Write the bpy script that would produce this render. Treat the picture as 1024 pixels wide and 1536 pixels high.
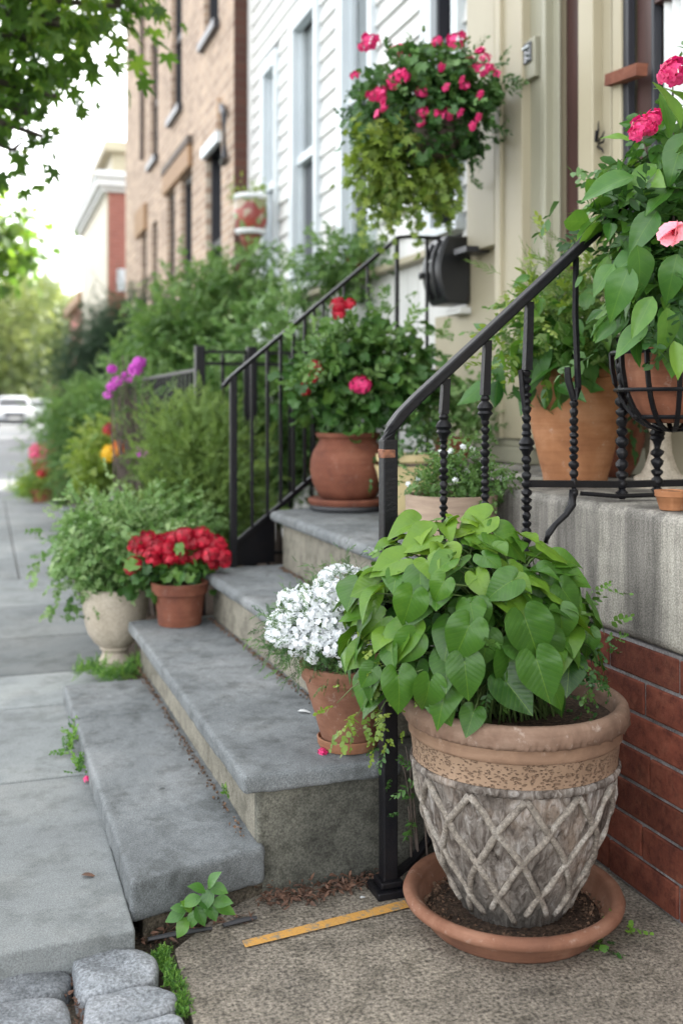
import bpy, math, random
import numpy as np
from mathutils import Vector
PI = math.pi
for o in list(bpy.data.objects): bpy.data.objects.remove(o)
S = bpy.context.scene
COL = S.collection
# ------------------------------------------------------------------ camera
YAW = math.radians(19.0)
FPX = 1550.0; HX, HY = 512.0, 610.0; CH = 1.11
cd = bpy.data.cameras.new('camera'); cam = bpy.data.objects.new('camera', cd); COL.objects.link(cam)
cam.location = (0, 0, CH); cam.rotation_euler = (PI/2, 0, -YAW)
cd.sensor_fit = 'VERTICAL'; cd.sensor_height = 36; cd.lens = 36*FPX/1536; cd.shift_y = -(768-HY)/1536
cd.clip_start = .05; cd.clip_end = 600
cd.dof.use_dof = True; cd.dof.focus_distance = 2.22; cd.dof.aperture_fstop = 2.4; cd.dof.aperture_blades = 9
S.camera = cam
# ------------------------------------------------------------------ world, sun, exposure
SUN_EL, SUN_AZ = math.radians(40), math.radians(52)      # azimuth clockwise from +Y
w = bpy.data.worlds.new('World'); S.world = w; w.use_nodes = True
nt = w.node_tree; bg = nt.nodes['Background']
sky = nt.nodes.new('ShaderNodeTexSky'); sky.sky_type = 'NISHITA'; sky.sun_disc = False
sky.sun_elevation = SUN_EL; sky.sun_rotation = SUN_AZ; sky.dust_density = 2.5; sky.air_density = 1.0; sky.ozone_density = 1.0
hsv = nt.nodes.new('ShaderNodeHueSaturation'); hsv.inputs['Saturation'].default_value = .12
nt.links.new(sky.outputs[0], hsv.inputs['Color']); nt.links.new(hsv.outputs[0], bg.inputs[0]); bg.inputs[1].default_value = .15
sd = bpy.data.lights.new('sun', 'SUN'); sd.energy = 2.2; sd.angle = math.radians(.6); sd.color = (1, .93, .82)
sun = bpy.data.objects.new('sun', sd); COL.objects.link(sun)
sv = Vector((math.sin(SUN_AZ)*math.cos(SUN_EL), math.cos(SUN_AZ)*math.cos(SUN_EL), math.sin(SUN_EL)))
sun.rotation_euler = sv.to_track_quat('Z', 'Y').to_euler(); sun.location = (8, 8, 20)
vs = S.view_settings; vs.view_transform = 'Standard'; vs.look = 'None'; vs.gamma = 1; vs.exposure = 2.78
S.render.engine = 'CYCLES'
S.cycles.max_bounces = 6; S.cycles.diffuse_bounces = 4; S.cycles.transparent_max_bounces = 6
# ------------------------------------------------------------------ helpers
sn, cs = math.sin(YAW), math.cos(YAW)
def at(px, py, X=None, Y=None, Z=None, d=None):
    u = (px-HX)/FPX; v = (HY-py)/FPX
    dx, dy, dz = sn+cs*u, cs-sn*u, v
    if X is not None: t = X/dx
    elif Y is not None: t = Y/dy
    elif Z is not None: t = (Z-CH)/dz
    else: t = d
    return Vector((dx*t, dy*t, CH+dz*t))
RV = np.array((cs, -sn, 0.0)); FV = np.array((sn, cs, 0.0)); UP = np.array((0, 0, 1.0))
ORG = {}
def setp(o, label=None, cat=None, group=None, kind=None):
    if label: o['label'] = label
    if cat: o['category'] = cat
    if group: o['group'] = group
    if kind: o['kind'] = kind
    return o
def thing(name, loc, label, cat, group=None):
    o = bpy.data.objects.new(name, None); COL.objects.link(o); o.location = tuple(loc)
    o.empty_display_size = .05
    ORG[o.name] = Vector(loc)
    return setp(o, label, cat, group)
def link(name, me, parent=None, mat=None):
    o = bpy.data.objects.new(name, me); COL.objects.link(o)
    if mat: me.materials.append(mat)
    if parent is not None:
        o.parent = parent; ORG[o.name] = ORG[parent.name]
    else: ORG[o.name] = Vector((0, 0, 0))
    return o
class MB:
    def __init__(s): s.v = []; s.f = []; s.c = []
    def add(s, vs, fs, c=0.5):
        n = len(s.v); s.v += [tuple(p) for p in vs]; s.f += [tuple(i+n for i in f) for f in fs]; s.c += [c]*len(fs); return s
    def box(s, a, b, c=.5, rz=0, piv=None):
        x0, y0, z0 = a; x1, y1, z1 = b
        vs = [(x0,y0,z0),(x1,y0,z0),(x1,y1,z0),(x0,y1,z0),(x0,y0,z1),(x1,y0,z1),(x1,y1,z1),(x0,y1,z1)]
        if rz:
            px, py = piv or ((x0+x1)/2, (y0+y1)/2); ca, sa = math.cos(rz), math.sin(rz)
            vs = [(px+(x-px)*ca-(y-py)*sa, py+(x-px)*sa+(y-py)*ca, z) for x, y, z in vs]
        return s.add(vs, [(0,3,2,1),(4,5,6,7),(0,1,5,4),(1,2,6,5),(2,3,7,6),(3,0,4,7)], c)
    def prism(s, poly, z0, z1, c=.5):
        n = len(poly)
        return s.add([(x,y,z0) for x,y in poly]+[(x,y,z1) for x,y in poly],
                     [tuple(range(n-1,-1,-1)), tuple(range(n,2*n))]+[(i,(i+1)%n,n+(i+1)%n,n+i) for i in range(n)], c)
    def lathe(s, cx, cy, prof, n=48, jit=0, seed=0, c=.5, cap=True, sx=1, sy=1):
        rnd = random.Random(seed); vs = []; fs = []
        for k, (r, z) in enumerate(prof):
            for i in range(n):
                a = 2*PI*i/n; rr = r+(rnd.uniform(-1,1)*jit if jit else 0)
                vs.append((cx+rr*math.cos(a)*sx, cy+rr*math.sin(a)*sy, z))
        for k in range(len(prof)-1):
            for i in range(n):
                j = (i+1) % n; fs.append((k*n+i, k*n+j, (k+1)*n+j, (k+1)*n+i))
        if cap: fs.append(tuple(range(n-1,-1,-1))); fs.append(tuple((len(prof)-1)*n+i for i in range(n)))
        return s.add(vs, fs, c)
    def tube(s, pts, r, n=8, c=.5, flat=1.0, square=False, cap=True, upv=(0,0,1)):
        pts = [np.array(p, float) for p in pts]; m = len(pts); vs = []; fs = []
        rs = r if isinstance(r, (list, tuple)) else [r]*m
        for i, p in enumerate(pts):
            t = pts[min(i+1,m-1)]-pts[max(i-1,0)]; t = t/(np.linalg.norm(t)+1e-9)
            u = np.array(upv, float)
            if abs(t@u) > .95: u = np.array((0.0, 1, 0)) if abs(t[1]) < .9 else np.array((1.0, 0, 0))
            a = np.cross(t, u); a /= np.linalg.norm(a); b = np.cross(a, t)
            for k in range(n):
                th = 2*PI*k/n+(PI/4 if square else 0); q = math.sqrt(2) if square else 1
                vs.append(p+(a*math.cos(th)+b*math.sin(th)*flat)*rs[i]*q)
        for i in range(m-1):
            for k in range(n):
                j = (k+1) % n; fs.append((i*n+k, i*n+j, (i+1)*n+j, (i+1)*n+k))
        if cap: fs.append(tuple(range(n-1,-1,-1))); fs.append(tuple((m-1)*n+k for k in range(n)))
        return s.add(vs, fs, c)
    def build(s, name, mat, parent=None, smooth=False, bevel=0, seg=2, auto=True):
        o_ = ORG[parent.name] if parent is not None else Vector((0,0,0))
        me = bpy.data.meshes.new(name)
        me.from_pydata([(x-o_.x, y-o_.y, z-o_.z) for x,y,z in s.v], [], s.f)
        at_ = me.attributes.new('rnd', 'FLOAT', 'FACE'); at_.data.foreach_set('value', np.array(s.c, dtype=np.float32))
        me.update()
        if smooth:
            me.polygons.foreach_set('use_smooth', [True]*len(me.polygons))
            if smooth == 'auto':
                try: me.set_sharp_from_angle(angle=math.radians(40))
                except Exception: pass
        o = link(name, me, parent, mat)
        if bevel:
            b = o.modifiers.new('bevel', 'BEVEL'); b.width = bevel; b.segments = seg; b.limit_method = 'ANGLE'; b.angle_limit = math.radians(35)
        return o
# ------------------------------------------------------------------ materials
def N(nt, t, **k):
    n = nt.nodes.new('ShaderNode'+t)
    for a, b in k.items():
        if a in n.inputs.keys(): n.inputs[a].default_value = b
        else: setattr(n, a, b)
    return n
def ramp(nt, stops, fac):
    r = nt.nodes.new('ShaderNodeValToRGB'); e = r.color_ramp.elements
    while len(e) < len(stops): e.new(.5)
    for i, (p, c) in enumerate(stops): e[i].position = p; e[i].color = (*c, 1) if len(c) == 3 else c
    nt.links.new(fac, r.inputs[0]); return r.outputs[0]
def mixc(nt, a, b, fac, mode='MIX'):
    m = nt.nodes.new('ShaderNodeMix'); m.data_type = 'RGBA'; m.blend_type = mode
    for s_, v in ((m.inputs[0], fac), (m.inputs[6], a), (m.inputs[7], b)):
        if isinstance(v, (int, float)): s_.default_value = v
        elif isinstance(v, tuple): s_.default_value = (*v, 1) if len(v) == 3 else v
        else: nt.links.new(v, s_)
    return m.outputs[2]
def newmat(name):
    m = bpy.data.materials.new(name); m.use_nodes = True; nt = m.node_tree
    return m, nt, nt.nodes['Principled BSDF']
def coords(nt, scale=(1,1,1)):
    tc = nt.nodes.new('ShaderNodeTexCoord'); mp = nt.nodes.new('ShaderNodeMapping'); mp.inputs['Scale'].default_value = scale
    nt.links.new(tc.outputs['Object'], mp.inputs[0]); return mp.outputs[0]
def noise(nt, vec, scale, detail=6, rough=.6, dist=0):
    n = N(nt, 'TexNoise', Scale=scale, Detail=detail, Roughness=rough, Distortion=dist); nt.links.new(vec, n.inputs[0]); return n.outputs['Fac']
def math_(nt, op, a, b=None, clamp=False):
    m = nt.nodes.new('ShaderNodeMath'); m.operation = op; m.use_clamp = clamp
    for i, v in enumerate((a, b)):
        if v is None: continue
        if isinstance(v, (int, float)): m.inputs[i].default_value = v
        else: nt.links.new(v, m.inputs[i])
    return m.outputs[0]
def bump(nt, bs, h, strength=.5, dist=.01):
    b = N(nt, 'Bump', Strength=strength, Distance=dist); nt.links.new(h, b.inputs['Height'])
    if bs.inputs['Normal'].is_linked:
        nt.links.new(bs.inputs['Normal'].links[0].from_socket, b.inputs['Normal'])
    nt.links.new(b.outputs[0], bs.inputs['Normal'])
def rndattr(nt):
    a = nt.nodes.new('ShaderNodeAttribute'); a.attribute_name = 'rnd'; return a.outputs['Fac']
def plain(name, c1, c2=None, rough=.6, scale=8, bstr=.2, bdist=.004, bscale=60, metal=0, cscale=(1,1,1), spec=.5, var=0):
    m, nt, bs = newmat(name); v = coords(nt, cscale); c2 = c2 or tuple(x*.8 for x in c1)
    col = ramp(nt, [(.3, c2), (.7, c1)], noise(nt, v, scale))
    if var:
        hv = N(nt, 'HueSaturation'); nt.links.new(col, hv.inputs['Color'])
        nt.links.new(math_(nt, 'ADD', math_(nt, 'MULTIPLY', rndattr(nt), var), 1-var/2), hv.inputs['Value']); col = hv.outputs[0]
    nt.links.new(col, bs.inputs['Base Color'])
    bs.inputs['Roughness'].default_value = rough; bs.inputs['Metallic'].default_value = metal
    bs.inputs['Specular IOR Level'].default_value = spec
    if bstr: bump(nt, bs, noise(nt, v, bscale), bstr, bdist)
    return m
def stone(name, base, dark, light, speck=220, stain=3, rough=.85, bstr=.5, var=.25, streak=0, spk=.35, bdist=.003, big=.5, spots=0):
    m, nt, bs = newmat(name); v = coords(nt)
    big_ = noise(nt, v, stain, 8, .65, .3)
    col = ramp(nt, [(.25, dark), (.5, base), (.75, light)], big_)
    sp = noise(nt, v, speck, 3, .7)
    spc = ramp(nt, [(.34, (.25,.25,.25)), (.5, (1,1,1)), (.68, (1.9,1.9,1.9))], sp)
    col = mixc(nt, col, spc, spk, 'MULTIPLY')
    st = noise(nt, v, stain*5, 6, .7)
    col = mixc(nt, col, ramp(nt, [(.36, (.5,.5,.48)), (.52, (1,1,1))], st), big, 'MULTIPLY')
    if spots:
        vo = N(nt, 'TexVoronoi', Scale=spots); nt.links.new(v, vo.inputs[0]); wv = math_(nt, 'ADD', vo.outputs['Distance'], math_(nt, 'MULTIPLY', noise(nt, v, 90, 3), .05))
        col = mixc(nt, col, ramp(nt, [(.055, (.3,.3,.3)), (.075, (1,1,1))], wv), .85, 'MULTIPLY')
        sc_ = ramp(nt, [(.66, (0,0,0)), (.72, (.6,.6,.6))], noise(nt, v, 11, 9, .8)); col = mixc(nt, col, (.42,.42,.40), math_(nt, 'MULTIPLY', sc_, .5))
    if streak:
        v2 = coords(nt, (6, 6, .35)); sk = noise(nt, v2, 1.25, 8, .7)
        col = mixc(nt, col, ramp(nt, [(.36, (.22,.21,.20)), (.48, (.62,.60,.57)), (.60, (1.35,1.32,1.22))], sk), streak, 'MULTIPLY')
    if var:
        hv = N(nt, 'HueSaturation'); nt.links.new(col, hv.inputs['Color'])
        nt.links.new(math_(nt, 'ADD', math_(nt, 'MULTIPLY', rndattr(nt), var), 1-var/2), hv.inputs['Value']); col = hv.outputs[0]
    nt.links.new(col, bs.inputs['Base Color']); bs.inputs['Roughness'].default_value = rough; bs.inputs['Specular IOR Level'].default_value = .3
    h = math_(nt, 'ADD', math_(nt, 'MULTIPLY', sp, .5), math_(nt, 'MULTIPLY', st, .8)); bump(nt, bs, h, bstr, bdist)
    return m
def terracotta(name, c1, c2, c3, bloom=.4):
    m, nt, bs = newmat(name); v = coords(nt)
    col = ramp(nt, [(.3, c2), (.5, c1), (.72, c3)], noise(nt, v, 9, 7, .65, .4))
    v2 = coords(nt, (1,1,14)); col = mixc(nt, col, ramp(nt, [(.4, (.75,.72,.7)), (.55, (1,1,1))], noise(nt, v2, 5, 4)), .5, 'MULTIPLY')
    bl = ramp(nt, [(.58, (0,0,0)), (.72, (1,1,1))], noise(nt, v, 26, 8, .75)); col = mixc(nt, col, (.55,.47,.4), math_(nt, 'MULTIPLY', bl, bloom))
    nt.links.new(col, bs.inputs['Base Color']); bs.inputs['Roughness'].default_value = .82; bs.inputs['Specular IOR Level'].default_value = .3
    bump(nt, bs, noise(nt, v, 120, 6, .7), .35, .002)
    return m
def leafmat(name, dark, mid, light, rough=.42, trans=.28, vein=.0, tl=None, spec=.5, vscale=9.0):
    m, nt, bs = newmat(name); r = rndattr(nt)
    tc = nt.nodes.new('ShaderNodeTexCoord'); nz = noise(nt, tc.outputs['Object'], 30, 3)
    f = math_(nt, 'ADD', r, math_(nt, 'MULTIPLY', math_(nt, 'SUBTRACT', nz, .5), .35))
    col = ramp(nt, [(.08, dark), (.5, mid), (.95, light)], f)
    if vein:
        uv = nt.nodes.new('ShaderNodeUVMap'); uv.uv_map = 'UVMap'
        sp = nt.nodes.new('ShaderNodeSeparateXYZ'); nt.links.new(uv.outputs[0], sp.inputs[0])
        ay = math_(nt, 'ABSOLUTE', sp.outputs[1])
        mid_ = math_(nt, 'LESS_THAN', ay, .009)
        ph = math_(nt, 'SUBTRACT', sp.outputs[0], math_(nt, 'MULTIPLY', ay, .8))
        fr = math_(nt, 'FRACT', math_(nt, 'MULTIPLY', ph, vscale*.75))
        tri = math_(nt, 'ABSOLUTE', math_(nt, 'SUBTRACT', fr, .5))
        lat = math_(nt, 'MULTIPLY', math_(nt, 'LESS_THAN', tri, .035), .45)
        vv = math_(nt, 'MAXIMUM', mid_, lat)
        col = mixc(nt, col, light, math_(nt, 'MULTIPLY', vv, vein))
        bump(nt, bs, math_(nt, 'MULTIPLY', tri, 1.0), .2, .002)
        bn = ramp(nt, [(.68,(0,0,0)),(.74,(.8,.8,.8))], noise(nt, tc.outputs['Object'], 24, 5, .7)); col = mixc(nt, col, (.16,.13,.035), bn)
    nt.links.new(col, bs.inputs['Base Color']); bs.inputs['Roughness'].default_value = rough; bs.inputs['Specular IOR Level'].default_value = spec
    tr = nt.nodes.new('ShaderNodeBsdfTranslucent'); hs = N(nt, 'HueSaturation', Value=1.6, Saturation=1.05); hs.inputs['Hue'].default_value = .485
    nt.links.new(col, hs.inputs['Color']); nt.links.new(hs.outputs[0], tr.inputs[0])
    mx = nt.nodes.new('ShaderNodeMixShader'); mx.inputs[0].default_value = trans
    out = nt.nodes['Material Output']; nt.links.new(bs.outputs[0], mx.inputs[1]); nt.links.new(tr.outputs[0], mx.inputs[2]); nt.links.new(mx.outputs[0], out.inputs[0])
    return m
M = {}
M['blue'] = stone('bluestone', (.185,.20,.205), (.11,.12,.125), (.29,.30,.30), 330, 2.2, spk=.55, bstr=.55, big=.75, spots=5)
M['walk'] = stone('sidewalk_slabs', (.20,.215,.215), (.14,.15,.155), (.28,.285,.27), 330, 1.6, spk=.4, var=.8, big=.6, spots=4)
M['conc'] = stone('step_concrete', (.22,.205,.165), (.12,.115,.09), (.32,.3,.24), 240, 3.5, spk=.5, bstr=.6, big=.8)
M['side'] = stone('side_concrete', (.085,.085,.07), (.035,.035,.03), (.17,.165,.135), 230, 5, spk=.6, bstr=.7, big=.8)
M['land'] = stone('landing_concrete', (.29,.28,.26), (.2,.195,.18), (.37,.36,.33), 240, 3, spk=.5, bstr=.6, streak=.9, big=.4)
M['drive'] = stone('driveway_aggregate', (.205,.18,.145), (.13,.115,.095), (.30,.265,.21), 125, 3.2, spk=.95, bstr=1.0, bdist=.006, big=.8)
M['cobble'] = stone('cobble_granite', (.21,.225,.24), (.11,.12,.13), (.31,.32,.335), 160, 6, spk=.6, bstr=1.0, bdist=.006, var=.4)
M['asphalt'] = stone('road_asphalt', (.16,.17,.175), (.11,.12,.125), (.22,.22,.22), 60, .3, spk=.3, bstr=.3, var=0)
M['soil'] = stone('soil', (.07,.045,.03), (.03,.02,.014), (.13,.085,.055), 120, 30, spk=.8, bstr=1.0, bdist=.012, var=0)
M['dirt'] = stone('dirt', (.09,.075,.055), (.045,.038,.03), (.16,.135,.1), 130, 9, spk=.8, bstr=1.0, bdist=.008, var=0)
M['tc'] = terracotta('terracotta', (.26,.10,.055), (.18,.07,.04), (.34,.16,.095), .35)
M['tc2'] = terracotta('terracotta_orange', (.37,.165,.075), (.28,.12,.055), (.46,.235,.125), .5)
M['tc3'] = terracotta('terracotta_red', (.185,.065,.038), (.125,.045,.03), (.25,.10,.06), .2)
M['tc4'] = terracotta('terracotta_brown', (.28,.13,.07), (.2,.1,.055), (.36,.18,.11), .25)
M['saucer'] = terracotta('terracotta_saucer', (.225,.105,.064), (.155,.072,.046), (.30,.16,.105), .4)
M['wgrey'] = stone('urn_stone', (.47,.41,.33), (.34,.29,.22), (.56,.5,.42), 150, 6, spk=.25, bstr=.4, var=0, big=.3)
M['iron'] = plain('black_iron', (.004,.0045,.007), (.009,.008,.009), .42, 30, .7, .002, 110, spec=.28)
M['rust'] = plain('rust', (.32,.13,.07), (.1,.045,.03), .85, 90, .8, .004, 160)
M['cream'] = plain('cream_paint', (.385,.345,.24), (.35,.31,.215), .5, 3, .12, .003, 30, var=.2)
M['creamd'] = plain('greenish_cream_paint', (.315,.305,.225), (.28,.27,.2), .5, 3, .12, .003, 30, var=.15)
M['white'] = plain('white_paint', (.68,.68,.65), (.60,.605,.595), .5, 2, .15, .003, 25, var=.12)
M['trim'] = plain('trim_paint', (.60,.65,.67), (.54,.59,.62), .45, 3, .1, .003, 25)
M['brown'] = plain('brown_paint', (.075,.035,.03), (.05,.024,.02), .45, 5, .15, .003, 30, cscale=(6,6,.6))
M['wood'] = plain('bare_wood', (.33,.2,.1), (.22,.13,.07), .7, 6, .3, .003, 30, cscale=(1,1,9))
M['woodp'] = plain('planter_wood', (.44,.33,.24), (.28,.2,.15), .75, 5, .5, .004, 20, cscale=(1,1,12))
M['dark'] = plain('dark_frame', (.02,.022,.03), (.03,.03,.035), .4, 5, .1)
M['curtain'] = plain('curtain_cloth', (.75,.76,.75), (.66,.68,.68), .9, 6, .1)
M['plastic'] = plain('cream_plastic', (.62,.51,.27), (.55,.45,.24), .45, 6, .1, .002, 40)
M['black'] = plain('black_plastic', (.015,.016,.018), (.02,.021,.024), .3, 6, .1, .002, 60)
M['rubber'] = plain('dark_saucer', (.03,.032,.035), (.045,.045,.05), .6, 8, .2)
M['stem'] = plain('green_stem', (.10,.17,.04), (.07,.11,.03), .6, 20, .2)
M['twig'] = plain('brown_twig', (.17,.135,.115), (.07,.055,.045), .85, 30, .4)
M['bark'] = plain('bark', (.12,.1,.085), (.06,.05,.04), .9, 12, .9, .02, 30)
M['dryleaf'] = plain('dry_leaf', (.15,.075,.045), (.07,.04,.028), .8, 60, .3, var=.8)
M['orange'] = None
def glassmat(name, c, rough=.06, mix=0):
    m, nt, bs = newmat(name); v = coords(nt)
    nt.links.new(ramp(nt, [(.35, tuple(x*.6 for x in c)), (.65, c)], noise(nt, v, 1.2, 3)), bs.inputs['Base Color'])
    bs.inputs['Roughness'].default_value = rough; bs.inputs['Specular IOR Level'].default_value = .9
    bump(nt, bs, noise(nt, v, 1.5, 2), .05, .02); return m
M['glass'] = glassmat('window_glass', (.05,.055,.065)); M['glassrefl'] = glassmat('reflection_tint_glass', (.30,.34,.35), .15)  # the second glass carries a pale reflection in its base colour
M['carpaint'] = plain('white_car_paint', (.42,.44,.47), (.40,.42,.45), .2, 2, 0)
def petal(name, a, b, rough=.5, tr=.25):
    return leafmat(name, a, tuple((x+y)/2 for x, y in zip(a, b)), b, rough, tr)
M['red'] = petal('red_petals', (.25,.002,.012), (.55,.008,.035), tr=.15); M['pink'] = petal('pink_petals', (.5,.015,.10), (.82,.06,.24), tr=.15)
M['lpink'] = petal('light_pink_petals', (.8,.2,.28), (.95,.42,.48)); M['wpet'] = petal('white_petals', (.72,.74,.76), (.92,.93,.95))
M['purple'] = petal('purple_petals', (.45,.05,.42), (.75,.16,.65)); M['orpet'] = petal('orange_petals', (.75,.2,.01), (.9,.45,.03))
M['yel'] = petal('yellow_petals', (.75,.5,.02), (.9,.65,.05))
M['heart'] = leafmat('heart_leaf', (.013,.050,.008), (.052,.145,.015), (.17,.29,.025), .40, .2, .4, spec=.4)
M['broad'] = leafmat('broad_leaf', (.018,.075,.014), (.055,.16,.025), (.16,.31,.04), .38, .25, .25, vscale=7)
M['ger'] = leafmat('geranium_leaf', (.015,.055,.012), (.045,.125,.022), (.12,.23,.04), .5, .16)
M['basketl'] = leafmat('basket_leaf', (.014,.05,.013), (.04,.115,.025), (.11,.22,.05), .5, .18)
M['lime'] = leafmat('lime_leaf', (.08,.15,.02), (.16,.25,.035), (.29,.37,.08), .5, .32)
M['fern'] = leafmat('fern_leaf', (.055,.11,.025), (.11,.19,.04), (.2,.3,.07), .6, .3)
M['var'] = leafmat('pale_leaf', (.045,.12,.03), (.12,.24,.06), (.33,.45,.2), .5, .25)
M['shrub'] = leafmat('shrub_leaf', (.03,.08,.018), (.085,.18,.04), (.19,.31,.09), .55, .3)
M['yew'] = leafmat('yew_leaf', (.012,.035,.016), (.025,.062,.026), (.05,.10,.04), .6, .15)
M['maple'] = leafmat('maple_leaf', (.025,.065,.012), (.07,.16,.022), (.2,.31,.04), .5, .55)
M['far'] = leafmat('far_tree_leaf', (.04,.07,.025), (.10,.14,.04), (.22,.26,.085), .6, .3)
M['grass'] = leafmat('grass_blade', (.04,.12,.02), (.09,.22,.03), (.18,.34,.06), .6, .3)
# ------------------------------------------------------------------ leaf templates: (verts, faces) length along +x, normal +z
def polar(R, na, K, cup=.1, droop=.2, wav=0, seed=0, fold=.12):
    rnd = random.Random(seed); vs = [(0,0,0)]; fs = []
    for k in range(1, K+1):
        q = k/K
        for i in range(na):
            th = 2*PI*i/na; r = R(th)*q; x, y = r*math.cos(th), r*math.sin(th)
            z = fold*abs(y)*1.2 - droop*max(x,0)**2 - cup*(y*y)*1.5 + wav*math.sin(th*5+seed)*q*q*.5 + rnd.uniform(-1,1)*wav*.2*q
            vs.append((x, y, z))
    for i in range(na): fs.append((0, 1+i, 1+(i+1) % na))
    for k in range(K-1):
        for i in range(na):
            j = (i+1) % na; a = 1+k*na; b = a+na; fs.append((a+i, b+i, b+j, a+j))
    return np.array(vs), fs
def tabR(tab):
    a = np.array([math.radians(t[0]) for t in tab]); r = np.array([t[1] for t in tab])
    return lambda th: float(np.interp(min(th % (2*PI), 2*PI-(th % (2*PI))), a, r))
heartR = tabR([(0,1),(8,.86),(18,.76),(32,.66),(50,.6),(75,.55),(100,.52),(125,.5),(148,.46),(163,.38),(172,.2),(180,.06)])
HEART = [polar(heartR, 36, 4, c, d, w_, i, f) for i, (c, d, w_, f) in enumerate([(.1,.3,.03,.2),(.25,.5,.05,.28),(-.05,.15,.04,.3),(.3,.2,.06,.1),(.0,.65,.03,.35)])]
GER = [polar(lambda th: (.5+.055*math.cos(7*th))*(1 if abs(((th) % (2*PI))-PI) > .35 else .35), 28, 2, -.3, .1, .09, i, .1) for i in range(3)]
def mapleR(th):
    th = th % (2*PI); t = min(th, 2*PI-th); d = math.degrees(t)
    return float(np.interp(d, [0,14,22,42,58,68,95,112,135,160,180], [1,.5,.36,.85,.45,.33,.62,.32,.38,.25,.1]))
MAPLE = [polar(mapleR, 32, 1, .1, .3, .05, i, .15) for i in range(3)]
def ovate(wid=.5, n=7, cup=.1, droop=.3, fold=.3, pw=.75, wav=0, seed=0):
    vs = []; fs = []; ss = (-1, -.5, 0, .5, 1)
    for i in range(n+1):
        t = i/n; hw = wid*.5*math.sin(PI*min(t**pw, 1))*(1 if i < n else 0)+.004
        for s_ in ss:
            y = hw*s_; vs.append((t, y, fold*abs(y)-droop*t*t+wav*math.sin(t*13+seed+s_)*abs(s_)))
    for i in range(n):
        for k in range(4): fs.append((i*5+k, (i+1)*5+k, (i+1)*5+k+1, i*5+k+1))
    return np.array(vs), fs
BROAD = [ovate(.52, 8, droop=.3, fold=.35, wav=.012), ovate(.58, 8, droop=.55, fold=.2, wav=.02, seed=2), ovate(.46, 8, droop=.1, fold=.45, wav=.015, seed=4)]
def smallleaf(wid=.4, droop=.1):
    return (np.array([(0,0,0),(.35,wid/2,.05),(.35,-wid/2,.05),(.45,0,-.02),(.8,wid*.33,-droop*.5),(.8,-wid*.33,-droop*.5),(1,0,-droop)]),
            [(0,3,1),(0,2,3),(3,6,4,1),(3,2,5,6)])
def sprig(n=9, wid=.45, ls=.4, seed=0, spread=1.0):
    """a twig of small leaves, length 1 along x"""
    rnd = random.Random(seed); V = []; F = []
    V += [(0,-.008,0),(0,.008,0),(1,.004,-.06),(1,-.004,-.06)]; F.append((0,1,2,3))
    lv, lf = smallleaf(wid)
    for i in range(n):
        t = .12+.88*i/(n-1); side = (-1)**i; a = side*(math.radians(55)*(1-.5*t))*spread+rnd.uniform(-.2,.2); b = rnd.uniform(-.45,.45)
        s_ = ls*rnd.uniform(.7,1.15)*(1-.35*t); ca, sa = math.cos(a), math.sin(a); n0 = len(V)
        for x, y, z in lv:
            x, y, z = x*s_, y*s_, z*s_
            y, z = y*math.cos(b*2)-z*math.sin(b*2), y*math.sin(b*2)+z*math.cos(b*2)
            V.append((t+x*ca-y*sa, x*sa+y*ca, z+b*x*.8-.06*t))
        F += [tuple(k+n0 for k in f) for f in lf]
    return np.array(V), F
SPRIG = [sprig(9, .5, .42, i) for i in range(4)]
FINE = [sprig(15, .22, .3, 10+i, .8) for i in range(4)]
ROUND = [sprig(8, .85, .34, 20+i) for i in range(4)]
LEAF1 = [smallleaf(.5)]
def needle(seed): 
    return sprig(18, .12, .26, seed, .7)
NEED = [needle(30+i) for i in range(4)]
def florets(n, R, fr, seed, petals=5, flat=.7, pw=.75):
    """cluster of open flowers over a dome: verts, faces"""
    rnd = random.Random(seed); V = []; F = []
    for i in range(n):
        z = 1-(i+.5)/n*1.35; a = i*2.39996+rnd.uniform(-.3,.3); rr = math.sqrt(max(0,1-z*z))
        nv = Vector((rr*math.cos(a), rr*math.sin(a), z)).normalized(); p = Vector((nv.x*R, nv.y*R, nv.z*R*flat))*rnd.uniform(.85,1.12)
        nv = (nv+Vector((rnd.uniform(-.3,.3), rnd.uniform(-.3,.3), rnd.uniform(-.3,.3)))).normalized()
        t = nv.orthogonal().normalized(); b = nv.cross(t)
        for k in range(petals):
            th = 2*PI*k/petals+a; d = t*math.cos(th)+b*math.sin(th); e = nv.cross(d); n0 = len(V); w_ = fr*pw*.5
            V += [tuple(p), tuple(p+d*fr*.55+e*w_+nv*fr*.12), tuple(p+d*fr*rnd.uniform(.9,1.1)+e*w_*.5+nv*fr*.05), tuple(p+d*fr*rnd.uniform(.9,1.1)-e*w_*.5+nv*fr*.0), tuple(p+d*fr*.55-e*w_+nv*fr*.12)]
            F.append((n0,n0+1,n0+2,n0+3,n0+4))
    return np.array(V), F
def nrm(a): return a/(np.linalg.norm(a, axis=-1, keepdims=True)+1e-9)
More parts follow.
